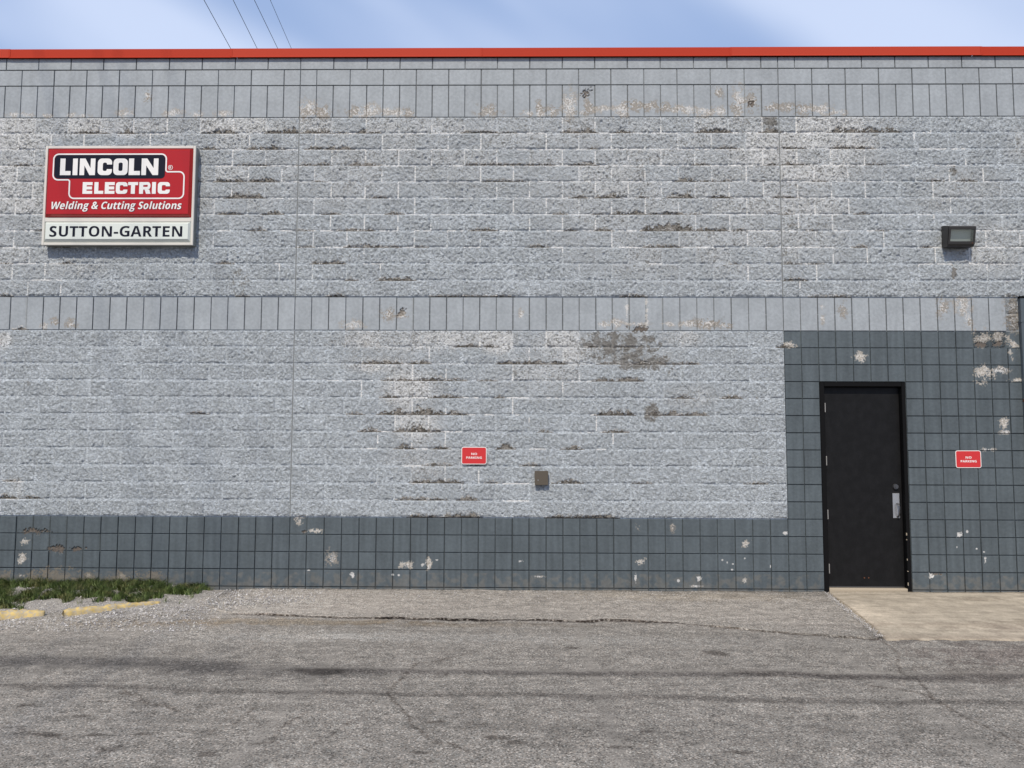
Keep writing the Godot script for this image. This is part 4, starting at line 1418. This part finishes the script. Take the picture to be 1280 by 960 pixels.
func make_ground_materials():
	M_.door_paint = mat(Color(0.0095, 0.0098, 0.0112), 0.5)
	M_.door_paint.metallic_specular = 0.3
	var dn := noise_bytes(noise(FastNoiseLite.TYPE_SIMPLEX, 40.0, 95, 4), 256, 256, true)
	var ds := noise_bytes(noise(FastNoiseLite.TYPE_SIMPLEX, 7.0, 96, 2), 256, 256, true)
	var da := PackedByteArray()
	for i in 256 * 256:
		var g := 0.0080 + clampf((dn[i] - 118) * 0.00002, -0.001, 0.003) + (0.002 if ds[i] > 190 else 0.0)
		da.append_array([s8(g), s8(g), s8(g * 1.1)])
	M_.door_paint.albedo_color = Color.WHITE
	M_.door_paint.albedo_texture = texture(da, 256, 256)
	M_.door_paint.uv1_triplanar = true
	M_.door_paint.uv1_scale = Vector3(1.1, 0.8, 1.1)
	M_.steel_worn = mat(Color(0.30, 0.29, 0.28), 0.6, 0.3)
	M_.concrete_plain = mat(Color(0.40, 0.34, 0.26), 0.85)
	M_.cabinet_side = mat(Color(0.22, 0.23, 0.22), 0.5)
	M_.reflector = mat(Color(0.32, 0.36, 0.34), 0.45, 0.2)
	var glass := StandardMaterial3D.new()
	glass.albedo_color = Color(0.75, 0.8, 0.78, 0.14)
	glass.transparency = BaseMaterial3D.TRANSPARENCY_ALPHA
	glass.roughness = 0.05
	M_.lens_glass = glass
	var n := 1024
	# asphalt: stones of many tones in a darker binder, 2.6 m a side
	var cv := noise(FastNoiseLite.TYPE_CELLULAR, 4.6, 41)
	cv.cellular_return_type = FastNoiseLite.RETURN_CELL_VALUE
	var stone := noise_bytes(cv, n, n, true)
	var cd := noise(FastNoiseLite.TYPE_CELLULAR, 4.6, 41)
	cd.cellular_return_type = FastNoiseLite.RETURN_DISTANCE
	var edge := noise_bytes(cd, n, n, true)
	var soft := noise_bytes(noise(FastNoiseLite.TYPE_SIMPLEX, 70.0, 43, 4), n, n, true)
	var grit := noise_bytes(noise(FastNoiseLite.TYPE_VALUE, 2.0, 44), n, n, true)
	var a := PackedByteArray()
	var hgt := PackedByteArray()
	a.resize(n * n * 3)
	hgt.resize(n * n)
	for i in n * n:
		var s := stone[i] / 255.0
		var g := 0.205 + 0.11 * s + (grit[i] - 128) * 0.0007 + (soft[i] - 128) * 0.0004
		if s > 0.9: g += 0.17
		elif s < 0.16: g *= 0.6
		g *= 1.0 - 0.35 * clampf((edge[i] - 105) / 110.0, 0.0, 1.0)
		var warm := ((stone[i] * 7) % 64) / 64.0 * 0.10 - 0.03
		g *= 1.34
		a[i * 3] = s8(g * (1.055 + warm))
		a[i * 3 + 1] = s8(g * 0.993)
		a[i * 3 + 2] = s8(g * (0.905 - warm * 0.6))
		hgt[i] = clampi(int(205 - edge[i] * 0.7 + (s - 0.5) * 60 + (grit[i] - 128) * 0.3), 0, 255)
	var asphalt_tex := texture(a, n, n)
	var asphalt_h := texture(hgt, n, n, Image.FORMAT_L8)
	# concrete
	for i in n * n:
		var g := 0.63 + (soft[i] - 128) * 0.0006 + (grit[i] - 128) * 0.0009
		if stone[i] > 246: g *= 0.86
		a[i * 3] = s8(g)
		a[i * 3 + 1] = s8(g * 0.868)
		a[i * 3 + 2] = s8(g * 0.69)
		hgt[i] = clampi(128 + (grit[i] - 128) / 3 + (soft[i] - 128) / 2, 0, 255)
	var concrete_tex := texture(a, n, n)
	var concrete_h := texture(hgt, n, n, Image.FORMAT_L8)
	# dusty crushed-stone soil
	for i in n * n:
		var s := stone[i] / 255.0
		var g := 0.17 + 0.22 * s + (grit[i] - 128) * 0.0008
		if s > 0.8: g += 0.14
		a[i * 3] = s8(g * 1.05)
		a[i * 3 + 1] = s8(g * 0.98)
		a[i * 3 + 2] = s8(g * 0.91)
	var soil_tex := texture(a, n, n)
	# worn yellow paint
	for i in n * n:
		var t := clampf((soft[i] - 112) / 22.0, 0.0, 1.0) * clampf((grit[i] + soft[i] - 170) / 50.0, 0.2, 1.0)
		a[i * 3] = s8(lerpf(0.36, 0.55, t))
		a[i * 3 + 1] = s8(lerpf(0.32, 0.40, t))
		a[i * 3 + 2] = s8(lerpf(0.25, 0.14, t))
	var yellow_tex := texture(a, n, n)
	var macro := paint_road_map()
	var m := StandardMaterial3D.new()
	m.albedo_texture = asphalt_tex
	m.detail_enabled = true
	m.detail_blend_mode = BaseMaterial3D.BLEND_MODE_MUL
	m.detail_uv_layer = BaseMaterial3D.DETAIL_UV_2
	m.detail_albedo = macro
	m.heightmap_enabled = true
	m.heightmap_texture = asphalt_h
	m.heightmap_scale = 0.42
	m.roughness = 0.88
	m.metallic_specular = 0.35
	M_.asphalt = m
	var far := m.duplicate()
	far.detail_enabled = false
	far.albedo_color = Color(0.6, 0.6, 0.6).linear_to_srgb()
	M_.asphalt_far = far
	var c := m.duplicate()
	c.albedo_texture = concrete_tex
	c.heightmap_texture = concrete_h
	c.heightmap_scale = 0.25
	M_.concrete = c
	var so := StandardMaterial3D.new()
	so.albedo_texture = soil_tex
	so.heightmap_enabled = true
	so.heightmap_texture = asphalt_h
	so.heightmap_scale = 0.9
	so.roughness = 0.95
	M_.soil = so
	var y := StandardMaterial3D.new()
	y.albedo_texture = yellow_tex
	y.uv1_triplanar = true
	y.uv1_scale = Vector3(1.4, 1.4, 1.4)
	y.roughness = 0.75
	M_.kerb_yellow = y


func paint_road_map() -> ImageTexture:
	var w := 2048
	var h := 1024
	mac_n = noise_bytes(noise(FastNoiseLite.TYPE_SIMPLEX, 40.0, 51, 4), w, h)
	mac_f = noise_bytes(noise(FastNoiseLite.TYPE_SIMPLEX, 6.0, 52, 2), w, h)
	# wheel tracks run along x: noise drawn out that way
	var streak_im: Image = noise(FastNoiseLite.TYPE_SIMPLEX, 16.0, 53, 4).get_image(w / 16, h)
	streak_im.convert(Image.FORMAT_L8)
	streak_im.resize(w, h, Image.INTERPOLATE_CUBIC)
	var streak := streak_im.get_data()
	mac_r.resize(w * h)
	mac_g.resize(w * h)
	mac_b.resize(w * h)
	for j in h:
		for i in w:
			var k := j * w + i
			var v := 0.6 * (1.0 + (mac_n[k] - 128) * 0.0015 + (streak[k] - 128) * 0.0011 + (mac_f[k] - 128) * 0.0006)
			mac_r[k] = v
			mac_g[k] = v
			mac_b[k] = v
	# pale dust and fine gravel near the kerb, the wall foot and below the apron's edge
	spot(-1.6, 1.9, 2.0, 0.55, Vector3(1.35, 1.34, 1.33), 0.8)
	spot(0.2, 0.9, 1.6, 0.8, Vector3(1.32, 1.31, 1.31), 0.7)
	spot(0.6, 2.25, 1.3, 0.25, Vector3(1.32, 1.34, 1.36), 0.75)
	spot(2.2, 2.25, 1.6, 0.22, Vector3(1.28, 1.31, 1.34), 0.7)
	spot(4.2, 2.35, 1.6, 0.22, Vector3(1.22, 1.24, 1.26), 0.5)
	stroke([Vector2(-0.4, 0.6), Vector2(3.0, 0.7), Vector2(5.7, 1.1)], 0.5, 0.5, Vector3(1.36, 1.345, 1.335), 1.0, 0.15, 0.15)
	spot(4.8, 0.3, 1.6, 0.3, Vector3(1.06, 1.02, 0.95), 0.8)
	# brown silt below the apron's edge
	spot(0.5, 1.66, 1.4, 0.16, Vector3(0.92, 0.84, 0.72), 0.8)
	spot(-0.9, 1.75, 1.0, 0.2, Vector3(0.92, 0.86, 0.78), 0.6)
	spot(2.2, 1.72, 1.2, 0.12, Vector3(0.9, 0.84, 0.76), 0.6)
	var apron_line := []
	for p in APRON: if p.x > -0.4: apron_line.append(p + Vector2(0, 0.015))
	stroke(apron_line, 0.006, 0.03, Vector3(0.36, 0.33, 0.31), 0.8, 0.03, 0.9)
	stroke([Vector2(0.1, 1.35), Vector2(0.9, 1.45), Vector2(1.55, 1.475), Vector2(2.35, 1.525)], 0.018, 0.03, Vector3(0.34, 0.31, 0.29), 0.85, 0.03, 0.7)
	stroke([Vector2(1.4, 1.475), Vector2(2.35, 1.525), Vector2(3.45, 1.565), Vector2(3.61, 1.485), Vector2(4.29, 1.645)], 0.014, 0.025, Vector3(0.32, 0.29, 0.28), 0.95, 0.02, 0.6)
	# tyre tracks
	stroke([Vector2(-4.0, 3.05), Vector2(-1.52, 3.10), Vector2(-0.22, 3.14), Vector2(0.45, 3.22)], 0.06, 0.16, Vector3(0.48, 0.48, 0.50), 0.95, 0.04, 0.3)
	stroke([Vector2(0.1, 3.36), Vector2(0.6, 3.34), Vector2(1.5, 3.34)], 0.06, 0.2, Vector3(0.6, 0.6, 0.61), 0.8, 0.04, 0.3)
	stroke([Vector2(1.1, 3.33), Vector2(1.71, 3.32), Vector2(2.69, 3.33), Vector2(3.66, 3.34), Vector2(4.86, 3.37), Vector2(6.54, 3.35), Vector2(9.0, 3.38)], 0.025, 0.07, Vector3(0.50, 0.49, 0.50), 0.95, 0.02, 0.35)
	stroke([Vector2(-2.0, 3.72), Vector2(-1.08, 3.76), Vector2(-0.32, 3.78), Vector2(0.44, 3.83), Vector2(1.47, 3.88), Vector2(2.5, 3.88), Vector2(3.56, 3.92), Vector2(4.71, 3.97), Vector2(6.19, 4.0), Vector2(9.0, 4.05)], 0.02, 0.06, Vector3(0.56, 0.55, 0.55), 0.9, 0.02, 0.35)
	stroke([Vector2(4.4, 3.28), Vector2(5.4, 3.4), Vector2(6.4, 3.5)], 0.02, 0.08, Vector3(0.62, 0.6, 0.6), 0.8, 0.03, 0.4)
	stroke([Vector2(2.2, 4.55), Vector2(4.6, 4.62), Vector2(8.0, 4.7)], 0.08, 0.25, Vector3(0.82, 0.82, 0.82), 0.6, 0.06, 0.4)
	# damp, reddish corner in front of the concrete
	spot(6.9, 2.75, 0.9, 0.35, Vector3(0.72, 0.66, 0.66), 0.7)
	spot(6.3, 3.25, 0.5, 0.25, Vector3(0.72, 0.69, 0.68), 0.6)
	spot(7.0, 1.75, 1.4, 0.16, Vector3(0.86, 0.83, 0.82), 0.6)
	spot(8.0, 1.95, 1.2, 0.3, Vector3(0.86, 0.84, 0.85), 0.7)
	spot(6.5, 2.2, 0.8, 0.12, Vector3(0.85, 0.84, 0.84), 0.7)
	stroke([Vector2(6.0, 2.2), Vector2(8.0, 2.25), Vector2(10.9, 2.27)], 0.01, 0.16, Vector3(0.78, 0.76, 0.76), 0.9, 0.12, 0.7)
	stroke([Vector2(6.35, 0.0), Vector2(10.9, 0.0)], 0.01, 0.06, Vector3(0.6, 0.58, 0.55), 0.8, 0.03, 0.8)
	stroke([Vector2(-0.9, 0.0), Vector2(6.3, 0.0)], 0.01, 0.05, Vector3(0.62, 0.6, 0.56), 0.7, 0.04, 0.9)
	for t in [[7.1, 0.8, 0.05, 0.03], [6.7, 1.2, 0.1, 0.04], [8.3, 1.1, 0.25, 0.1], [7.6, 1.6, 0.4, 0.12], [6.5, 0.5, 0.04, 0.02], [7.9, 0.4, 0.3, 0.1]]:
		spot(t[0], t[1], t[2], t[3], Vector3(0.78, 0.76, 0.74), 0.7)
	# cracks
	var crack := Vector3(0.5, 0.47, 0.45)
	stroke([Vector2(2.35, 2.83), Vector2(1.92, 3.11), Vector2(1.9, 3.29), Vector2(1.84, 3.71), Vector2(1.82, 3.84), Vector2(1.92, 4.07), Vector2(1.99, 4.26), Vector2(2.09, 4.49), Vector2(2.21, 4.72), Vector2(2.46, 4.91)], 0.005, 0.022, crack, 0.65, 0.05, 0.8)
	stroke([Vector2(4.47, 3.29), Vector2(4.6, 3.41), Vector2(4.88, 3.49), Vector2(5.21, 3.53), Vector2(5.39, 3.66), Vector2(5.55, 3.82), Vector2(5.58, 4.05), Vector2(5.59, 4.32), Vector2(5.64, 4.47), Vector2(5.67, 4.68), Vector2(5.9, 5.4)], 0.005, 0.022, crack, 0.7, 0.05, 0.8)
	stroke([Vector2(5.97, 2.2), Vector2(5.9, 2.73), Vector2(5.67, 3.19), Vector2(5.71, 3.45), Vector2(5.58, 3.9)], 0.005, 0.02, crack, 0.6, 0.05, 0.8)
	stroke([Vector2(0.9, 4.59), Vector2(0.96, 4.54), Vector2(0.99, 4.44), Vector2(1.01, 4.17)], 0.004, 0.02, crack, 0.7, 0.06, 0.8)
	stroke([Vector2(1.2, 4.83), Vector2(1.31, 4.78), Vector2(1.28, 4.56), Vector2(1.38, 4.32)], 0.004, 0.02, crack, 0.7, 0.06, 0.8)
	stroke([Vector2(1.57, 4.82), Vector2(1.63, 4.65), Vector2(1.7, 4.47)], 0.004, 0.02, crack, 0.6, 0.06, 0.8)
	stroke([Vector2(0.0, 3.88), Vector2(0.26, 4.09), Vector2(0.52, 4.26)], 0.006, 0.03, crack, 0.7, 0.06, 0.8)
	stroke([Vector2(-0.6, 4.5), Vector2(0.1, 4.75), Vector2(0.9, 4.62)], 0.004, 0.02, crack, 0.5, 0.08, 0.9)
	stroke([Vector2(6.33, 0.0), Vector2(6.22, 0.9), Vector2(6.1, 1.65), Vector2(5.98, 2.24)], 0.008, 0.02, Vector3(0.5, 0.48, 0.45), 0.8, 0.02, 0.8)
	# oil spots and rubber marks
	for s in [[-0.02, 4.1, 0.10, 0.022], [-0.04, 4.37, 0.08, 0.03], [-0.05, 4.71, 0.1, 0.04], [0.22, 4.72, 0.07, 0.03], [4.34, 2.75, 0.17, 0.1], [2.23, 4.45, 0.06, 0.025], [2.61, 4.71, 0.12, 0.035], [2.74, 4.78, 0.07, 0.03], [-0.52, 4.17, 0.06, 0.03], [1.22, 3.33, 0.25, 0.1], [3.21, 4.36, 0.05, 0.015], [3.5, 4.6, 0.07, 0.02], [3.7, 4.62, 0.06, 0.015], [2.68, 3.06, 0.03, 0.015], [3.2, 2.55, 0.06, 0.03], [3.3, 4.85, 0.07, 0.03], [2.2, 4.95, 0.06, 0.03], [0.5, 4.7, 0.05, 0.03], [5.1, 3.1, 0.05, 0.02], [4.75, 3.85, 0.05, 0.02], [1.0, 5.0, 0.06, 0.04], [4.0, 4.9, 0.1, 0.03], [0.45, 4.95, 0.12, 0.06]]:
		spot(s[0], s[1], s[2], s[3], Vector3(0.5, 0.48, 0.47), 0.9)
	var bytes := PackedByteArray()
	bytes.resize(w * h * 3)
	for k in w * h:
		bytes[k * 3] = SRGB[clampi(int(mac_r[k] * 4095.0), 0, 4095)]
		bytes[k * 3 + 1] = SRGB[clampi(int(mac_g[k] * 4095.0), 0, 4095)]
		bytes[k * 3 + 2] = SRGB[clampi(int(mac_b[k] * 4095.0), 0, 4095)]
	return texture(bytes, w, h)


# a ground sheet from a grid of points
func sheet(pos: Callable, nu: int, nv: int, tile: float) -> ArrayMesh:
	var o := new_out()
	for j in nv + 1:
		for i in nu + 1:
			var p: Vector3 = pos.call(float(i) / nu, float(j) / nv)
			o[0].append(p)
			o[2].append(Vector2(p.x + p.y, p.z) / tile)
			o[3].append(Vector2((p.x - ROAD_X0) * ROAD_PPM / 2048.0, p.z * ROAD_PPM / 1024.0))
	for j in nv + 1:
		for i in nu + 1:
			var a: Vector3 = o[0][j * (nu + 1) + mini(i + 1, nu)] - o[0][j * (nu + 1) + maxi(i - 1, 0)]
			var b: Vector3 = o[0][mini(j + 1, nv) * (nu + 1) + i] - o[0][maxi(j - 1, 0) * (nu + 1) + i]
			var n := b.cross(a).normalized()
			o[1].append(n if n.y >= 0.0 else -n)
	for j in nv:
		for i in nu:
			var a := j * (nu + 1) + i
			var b := a + nu + 1
			o[4].append_array([a, a + 1, b + 1, a, b + 1, b])
	return out_mesh(o)


func soil_y(x: float, z: float) -> float:
	var a := smoothstep(0.0, 1.0, clampf((1.75 - z) / 1.5, 0.0, 1.0))
	var b := smoothstep(0.0, 1.0, clampf((-0.45 - x) / 1.2, 0.0, 1.0))
	return ROAD_Y - 0.012 + 0.085 * a * b


func build_ground():
	var f := noise(FastNoiseLite.TYPE_SIMPLEX, 1.6, 71, 3)
	var fe := noise(FastNoiseLite.TYPE_SIMPLEX, 0.25, 72, 3)
	structure("ground", sheet(func(u: float, v: float) -> Vector3: return Vector3(lerpf(-300, 300, u), ROAD_Y - 0.03, lerpf(-300, 300, v)), 8, 8, 2.1), M_.asphalt_far, "asphalt yard running on beyond the building")
	structure("asphalt_road", sheet(func(u: float, v: float) -> Vector3:
		var x := lerpf(-5.0, 11.0, u)
		var z := lerpf(0.0, 8.0, v)
		return Vector3(x, ROAD_Y + f.get_noise_2d(x, z) * 0.012, z), 160, 80, 2.1), M_.asphalt, "worn grey asphalt with tyre marks and cracks in front of the wall")
	structure("asphalt_apron", sheet(func(u: float, v: float) -> Vector3:
		var s := minf(v * 1.04, 1.0)
		var x := lerpf(-0.95, lerpf(6.285, 5.955, s), u)
		var ed := apron_edge(x) + fe.get_noise_1d(x) * 0.03
		var y := -0.024 + f.get_noise_2d(x * 2.0, s) * 0.008 - 0.017 * s
		y -= 0.03 * (1.0 - smoothstep(0.0, 0.09, u))
		if v > 0.97: y = ROAD_Y - 0.02
		return Vector3(x, y, s * ed), 240, 26, 2.1), M_.asphalt, "raised strip of older asphalt along the wall foot with a broken edge")
	structure("concrete_pavement", sheet(func(u: float, v: float) -> Vector3:
		var s := minf(v * 1.05, 1.0)
		var x := lerpf(lerpf(6.315, 5.99, s) + fe.get_noise_1d(s * 3.0 + 9.0) * 0.02, 11.0, u)
		var y := -0.022 + f.get_noise_2d(x, s * 2.0 + 40.0) * 0.006 - 0.014 * smoothstep(0.8, 1.0, s)
		if v > 0.97 or u == 0.0: y = ROAD_Y - 0.02
		return Vector3(x, y, s * (2.26 + fe.get_noise_1d(x + 20.0) * 0.04)), 160, 26, 2.2), M_.concrete, "tan concrete slab in front of the black door")
	structure("soil", sheet(func(u: float, v: float) -> Vector3:
		var x := lerpf(-6.0, -0.1, u)
		var z := lerpf(0.0, 1.8, v)
		return Vector3(x, soil_y(x, z) + f.get_noise_2d(x * 5.0, z * 5.0) * 0.012, z), 120, 40, 1.6), M_.soil, "dusty stony soil between the wall and the yellow kerb")


func fe2(x: float, z: float) -> float:
	return sin(x * 17.0 + z * 9.0) * 0.06 + sin(z * 23.0) * 0.05


func build_grass():
	# five tufts of bent blades, repeated with turns and sizes
	var count := [0, 0, 0, 0, 0]
	var meshes := []
	for t in 5:
		var v := PackedVector3Array()
		var n := PackedVector3Array()
		var idx := PackedInt32Array()
		for b in 16:
			var a := rng.randf() * TAU
			var r := rng.randf() * 0.03
			var base := Vector3(cos(a) * r, -0.01, sin(a) * r)
			var lean := Vector3(cos(a), 0, sin(a)) * rng.randf_range(0.1, 0.9)
			var h := rng.randf_range(0.5, 1.0) * 0.125
			var side := Vector3(-sin(a + rng.randf() * 2.0), 0, cos(a + rng.randf() * 2.0)).normalized()
			var w := rng.randf_range(0.0016, 0.0034) if t < 4 else rng.randf_range(0.004, 0.008)
			var k := v.size()
			for s in 4:
				var q := s / 3.0
				var p := base + Vector3.UP * h * q * (1.0 - 0.25 * q) + lean * h * q * q
				var ww := w * (1.0 - q * 0.92)
				var nn := (Vector3(cos(a), 0.6, sin(a)) + lean * 0.2).normalized()
				v.append_array([p - side * ww, p + side * ww])
				n.append_array([nn, nn])
			for s in 3:
				var e := k + s * 2
				idx.append_array([e, e + 1, e + 3, e, e + 3, e + 2])
		meshes.append(array_mesh(v, n, PackedVector2Array(), PackedVector2Array(), idx))
	var m := StandardMaterial3D.new()
	m.vertex_color_use_as_albedo = true
	m.roughness = 0.6
	m.cull_mode = BaseMaterial3D.CULL_DISABLED
	m.backlight_enabled = true
	m.backlight = Color(0.25, 0.3, 0.1)
	var f := noise(FastNoiseLite.TYPE_SIMPLEX, 0.45, 81, 2)
	var spots := [[], [], [], [], []]
	for i in 26000:
		var x := rng.randf_range(-5.0, -0.3)
		var z := rng.randf_range(0.015, 1.35)
		var front := 0.5
		if x < -2.95: front = 1.15
		elif x < -2.45: front = 0.42
		elif x < -1.25: front = 0.80
		else: front = lerpf(0.72, 0.05, clampf((x + 1.25) / 0.42, 0.0, 1.0))
		var d := front + f.get_noise_2d(x, z) * 0.22 - z
		var keep := d > 0.0
		if not keep and d > -0.7 and rng.randf() < 0.014 and f.get_noise_2d(x * 3.0, z * 3.0) > 0.2: keep = true
		if x < -2.5 + fe2(x, z) and z > 0.6 and z < 1.2: keep = true
		if x > -0.86: keep = false
		if not keep or f.get_noise_2d(x * 2.2 + 30.0, z * 2.2) < -0.05: continue
		if rng.randf() < 0.45: continue
		spots[0 if rng.randf() < 0.2 else (4 if rng.randf() < 0.14 else rng.randi_range(1, 3))].append(Vector3(x, soil_y(x, z), z))
	# one object: a MultiMesh needs one mesh, so the five tufts are baked into clumps of five
	var st := new_out()
	var clump_v := PackedVector3Array()
	var all_v := PackedVector3Array()
	var all_n := PackedVector3Array()
	var all_c := PackedColorArray()
	var all_i := PackedInt32Array()
	for t in 5:
		var arr: Array = meshes[t].surface_get_arrays(0)
		var bv: PackedVector3Array = arr[Mesh.ARRAY_VERTEX]
		var bn: PackedVector3Array = arr[Mesh.ARRAY_NORMAL]
		var bi: PackedInt32Array = arr[Mesh.ARRAY_INDEX]
		for p in spots[t]:
			var s := rng.randf_range(0.5, 1.15) * (0.75 + 0.5 * clampf(f.get_noise_2d(p.x * 1.5 + 9.0, p.z * 1.5) + 0.5, 0.0, 1.0))
			var bs := Basis(Vector3.UP, rng.randf() * TAU).scaled(Vector3(s, s, s))
			var k := all_v.size()
			var dry := clampf(f.get_noise_2d(p.x * 2.0 + 50.0, p.z * 2.0) * 0.9 + rng.randf_range(-0.25, 0.3), 0.0, 1.0)
			var c := Color(0.115, 0.168, 0.044).lerp(Color(0.30, 0.275, 0.12), dry)
			c = c * rng.randf_range(0.75, 1.3)
			for q in bv.size():
				all_v.append(bs * bv[q] + p)
				all_n.append((bs * bn[q]).normalized())
				all_c.append(c)
			for q in bi: all_i.append(q + k)
	var a := []
	a.resize(Mesh.ARRAY_MAX)
	a[Mesh.ARRAY_VERTEX] = all_v
	a[Mesh.ARRAY_NORMAL] = all_n
	a[Mesh.ARRAY_COLOR] = all_c
	a[Mesh.ARRAY_INDEX] = all_i
	var am := ArrayMesh.new()
	am.add_surface_from_arrays(Mesh.PRIMITIVE_TRIANGLES, a)
	var o := part("grass", am, m, self)
	tag(o, "ragged strip of short green grass along the foot of the wall", "grass", "", "stuff")


func build_gravel():
	# a lumpy pebble, repeated at many sizes and tones
	var ico := SphereMesh.new()
	ico.radius = 1.0
	ico.height = 1.7
	ico.radial_segments = 6
	ico.rings = 3
	var arr := ico.get_mesh_arrays()
	var v: PackedVector3Array = arr[Mesh.ARRAY_VERTEX]
	var st := SurfaceTool.new()
	st.begin(Mesh.PRIMITIVE_TRIANGLES)
	var fn := noise(FastNoiseLite.TYPE_SIMPLEX, 1.1, 91)
	for i in arr[Mesh.ARRAY_INDEX]:
		var p := v[i]
		st.set_smooth_group(-1)
		st.add_vertex(p * (1.0 + fn.get_noise_3dv(p) * 0.6) * Vector3(1.0, 0.62, 0.85))
	st.generate_normals()
	var pebble := st.commit()
	var at := []
	for i in 15000:
		var x: float
		var z: float
		var zone := rng.randf()
		if zone < 0.42:
			x = rng.randf_range(-4.2, -0.2)
			z = rng.randf_range(0.1, 2.1)
		elif zone < 0.70:
			# washed along the kerb's foot and round the grass's end
			var t := rng.randf()
			x = lerpf(-3.9, 0.4, t) + rng.randfn(0.0, 0.1)
			z = lerpf(2.05, 0.35, pow(t, 1.3)) + rng.randfn(0.12, 0.16)
		elif zone < 0.90:
			x = rng.randf_range(-0.8, 5.8)
			z = absf(rng.randfn(0.0, 0.35)) + 0.02
		elif zone < 0.98:
			var t := rng.randf()
			x = lerpf(6.3, 5.97, t) + rng.randfn(0.0, 0.02)
			z = t * 2.25
		else:
			continue
		if z < 0.015 or x > 6.34 and z < 2.3: continue
		at.append(Vector2(x, z))
	var mm := MultiMesh.new()
	mm.transform_format = MultiMesh.TRANSFORM_3D
	mm.use_colors = true
	mm.mesh = pebble
	mm.instance_count = at.size()
	for i in at.size():
		var p: Vector2 = at[i]
		var big := rng.randf()
		var s := 0.0035 + 0.0075 * big * big + (0.008 if rng.randf() < 0.03 and p.x < 0.0 else 0.0)
		if p.x > 0.5: s *= 0.6
		var y := ROAD_Y
		if p.x < -0.3: y = maxf(y, soil_y(p.x, p.y))
		if p.x > -0.7 and p.y < apron_edge(p.x): y = -0.026
		var b := Basis(Vector3.UP, rng.randf() * TAU) * Basis(Vector3.RIGHT, rng.randf_range(-0.5, 0.5))
		mm.set_instance_transform(i, Transform3D(b.scaled(Vector3(s, s, s)), Vector3(p.x, y + s * 0.25, p.y)))
		var g := rng.randf_range(0.2, 0.45)
		if rng.randf() < 0.22: g = rng.randf_range(0.45, 0.66)
		mm.set_instance_color(i, Color(g * 1.03, g * 0.985, g * rng.randf_range(0.9, 1.0)))
	var o := MultiMeshInstance3D.new()
	o.name = "gravel"
	o.multimesh = mm
	var m := StandardMaterial3D.new()
	m.vertex_color_use_as_albedo = true
	m.roughness = 0.9
	o.material_override = m
	add_child(o, true)
	tag(o, "loose pale gravel scattered from the grass across the wall's foot", "gravel", "", "stuff")
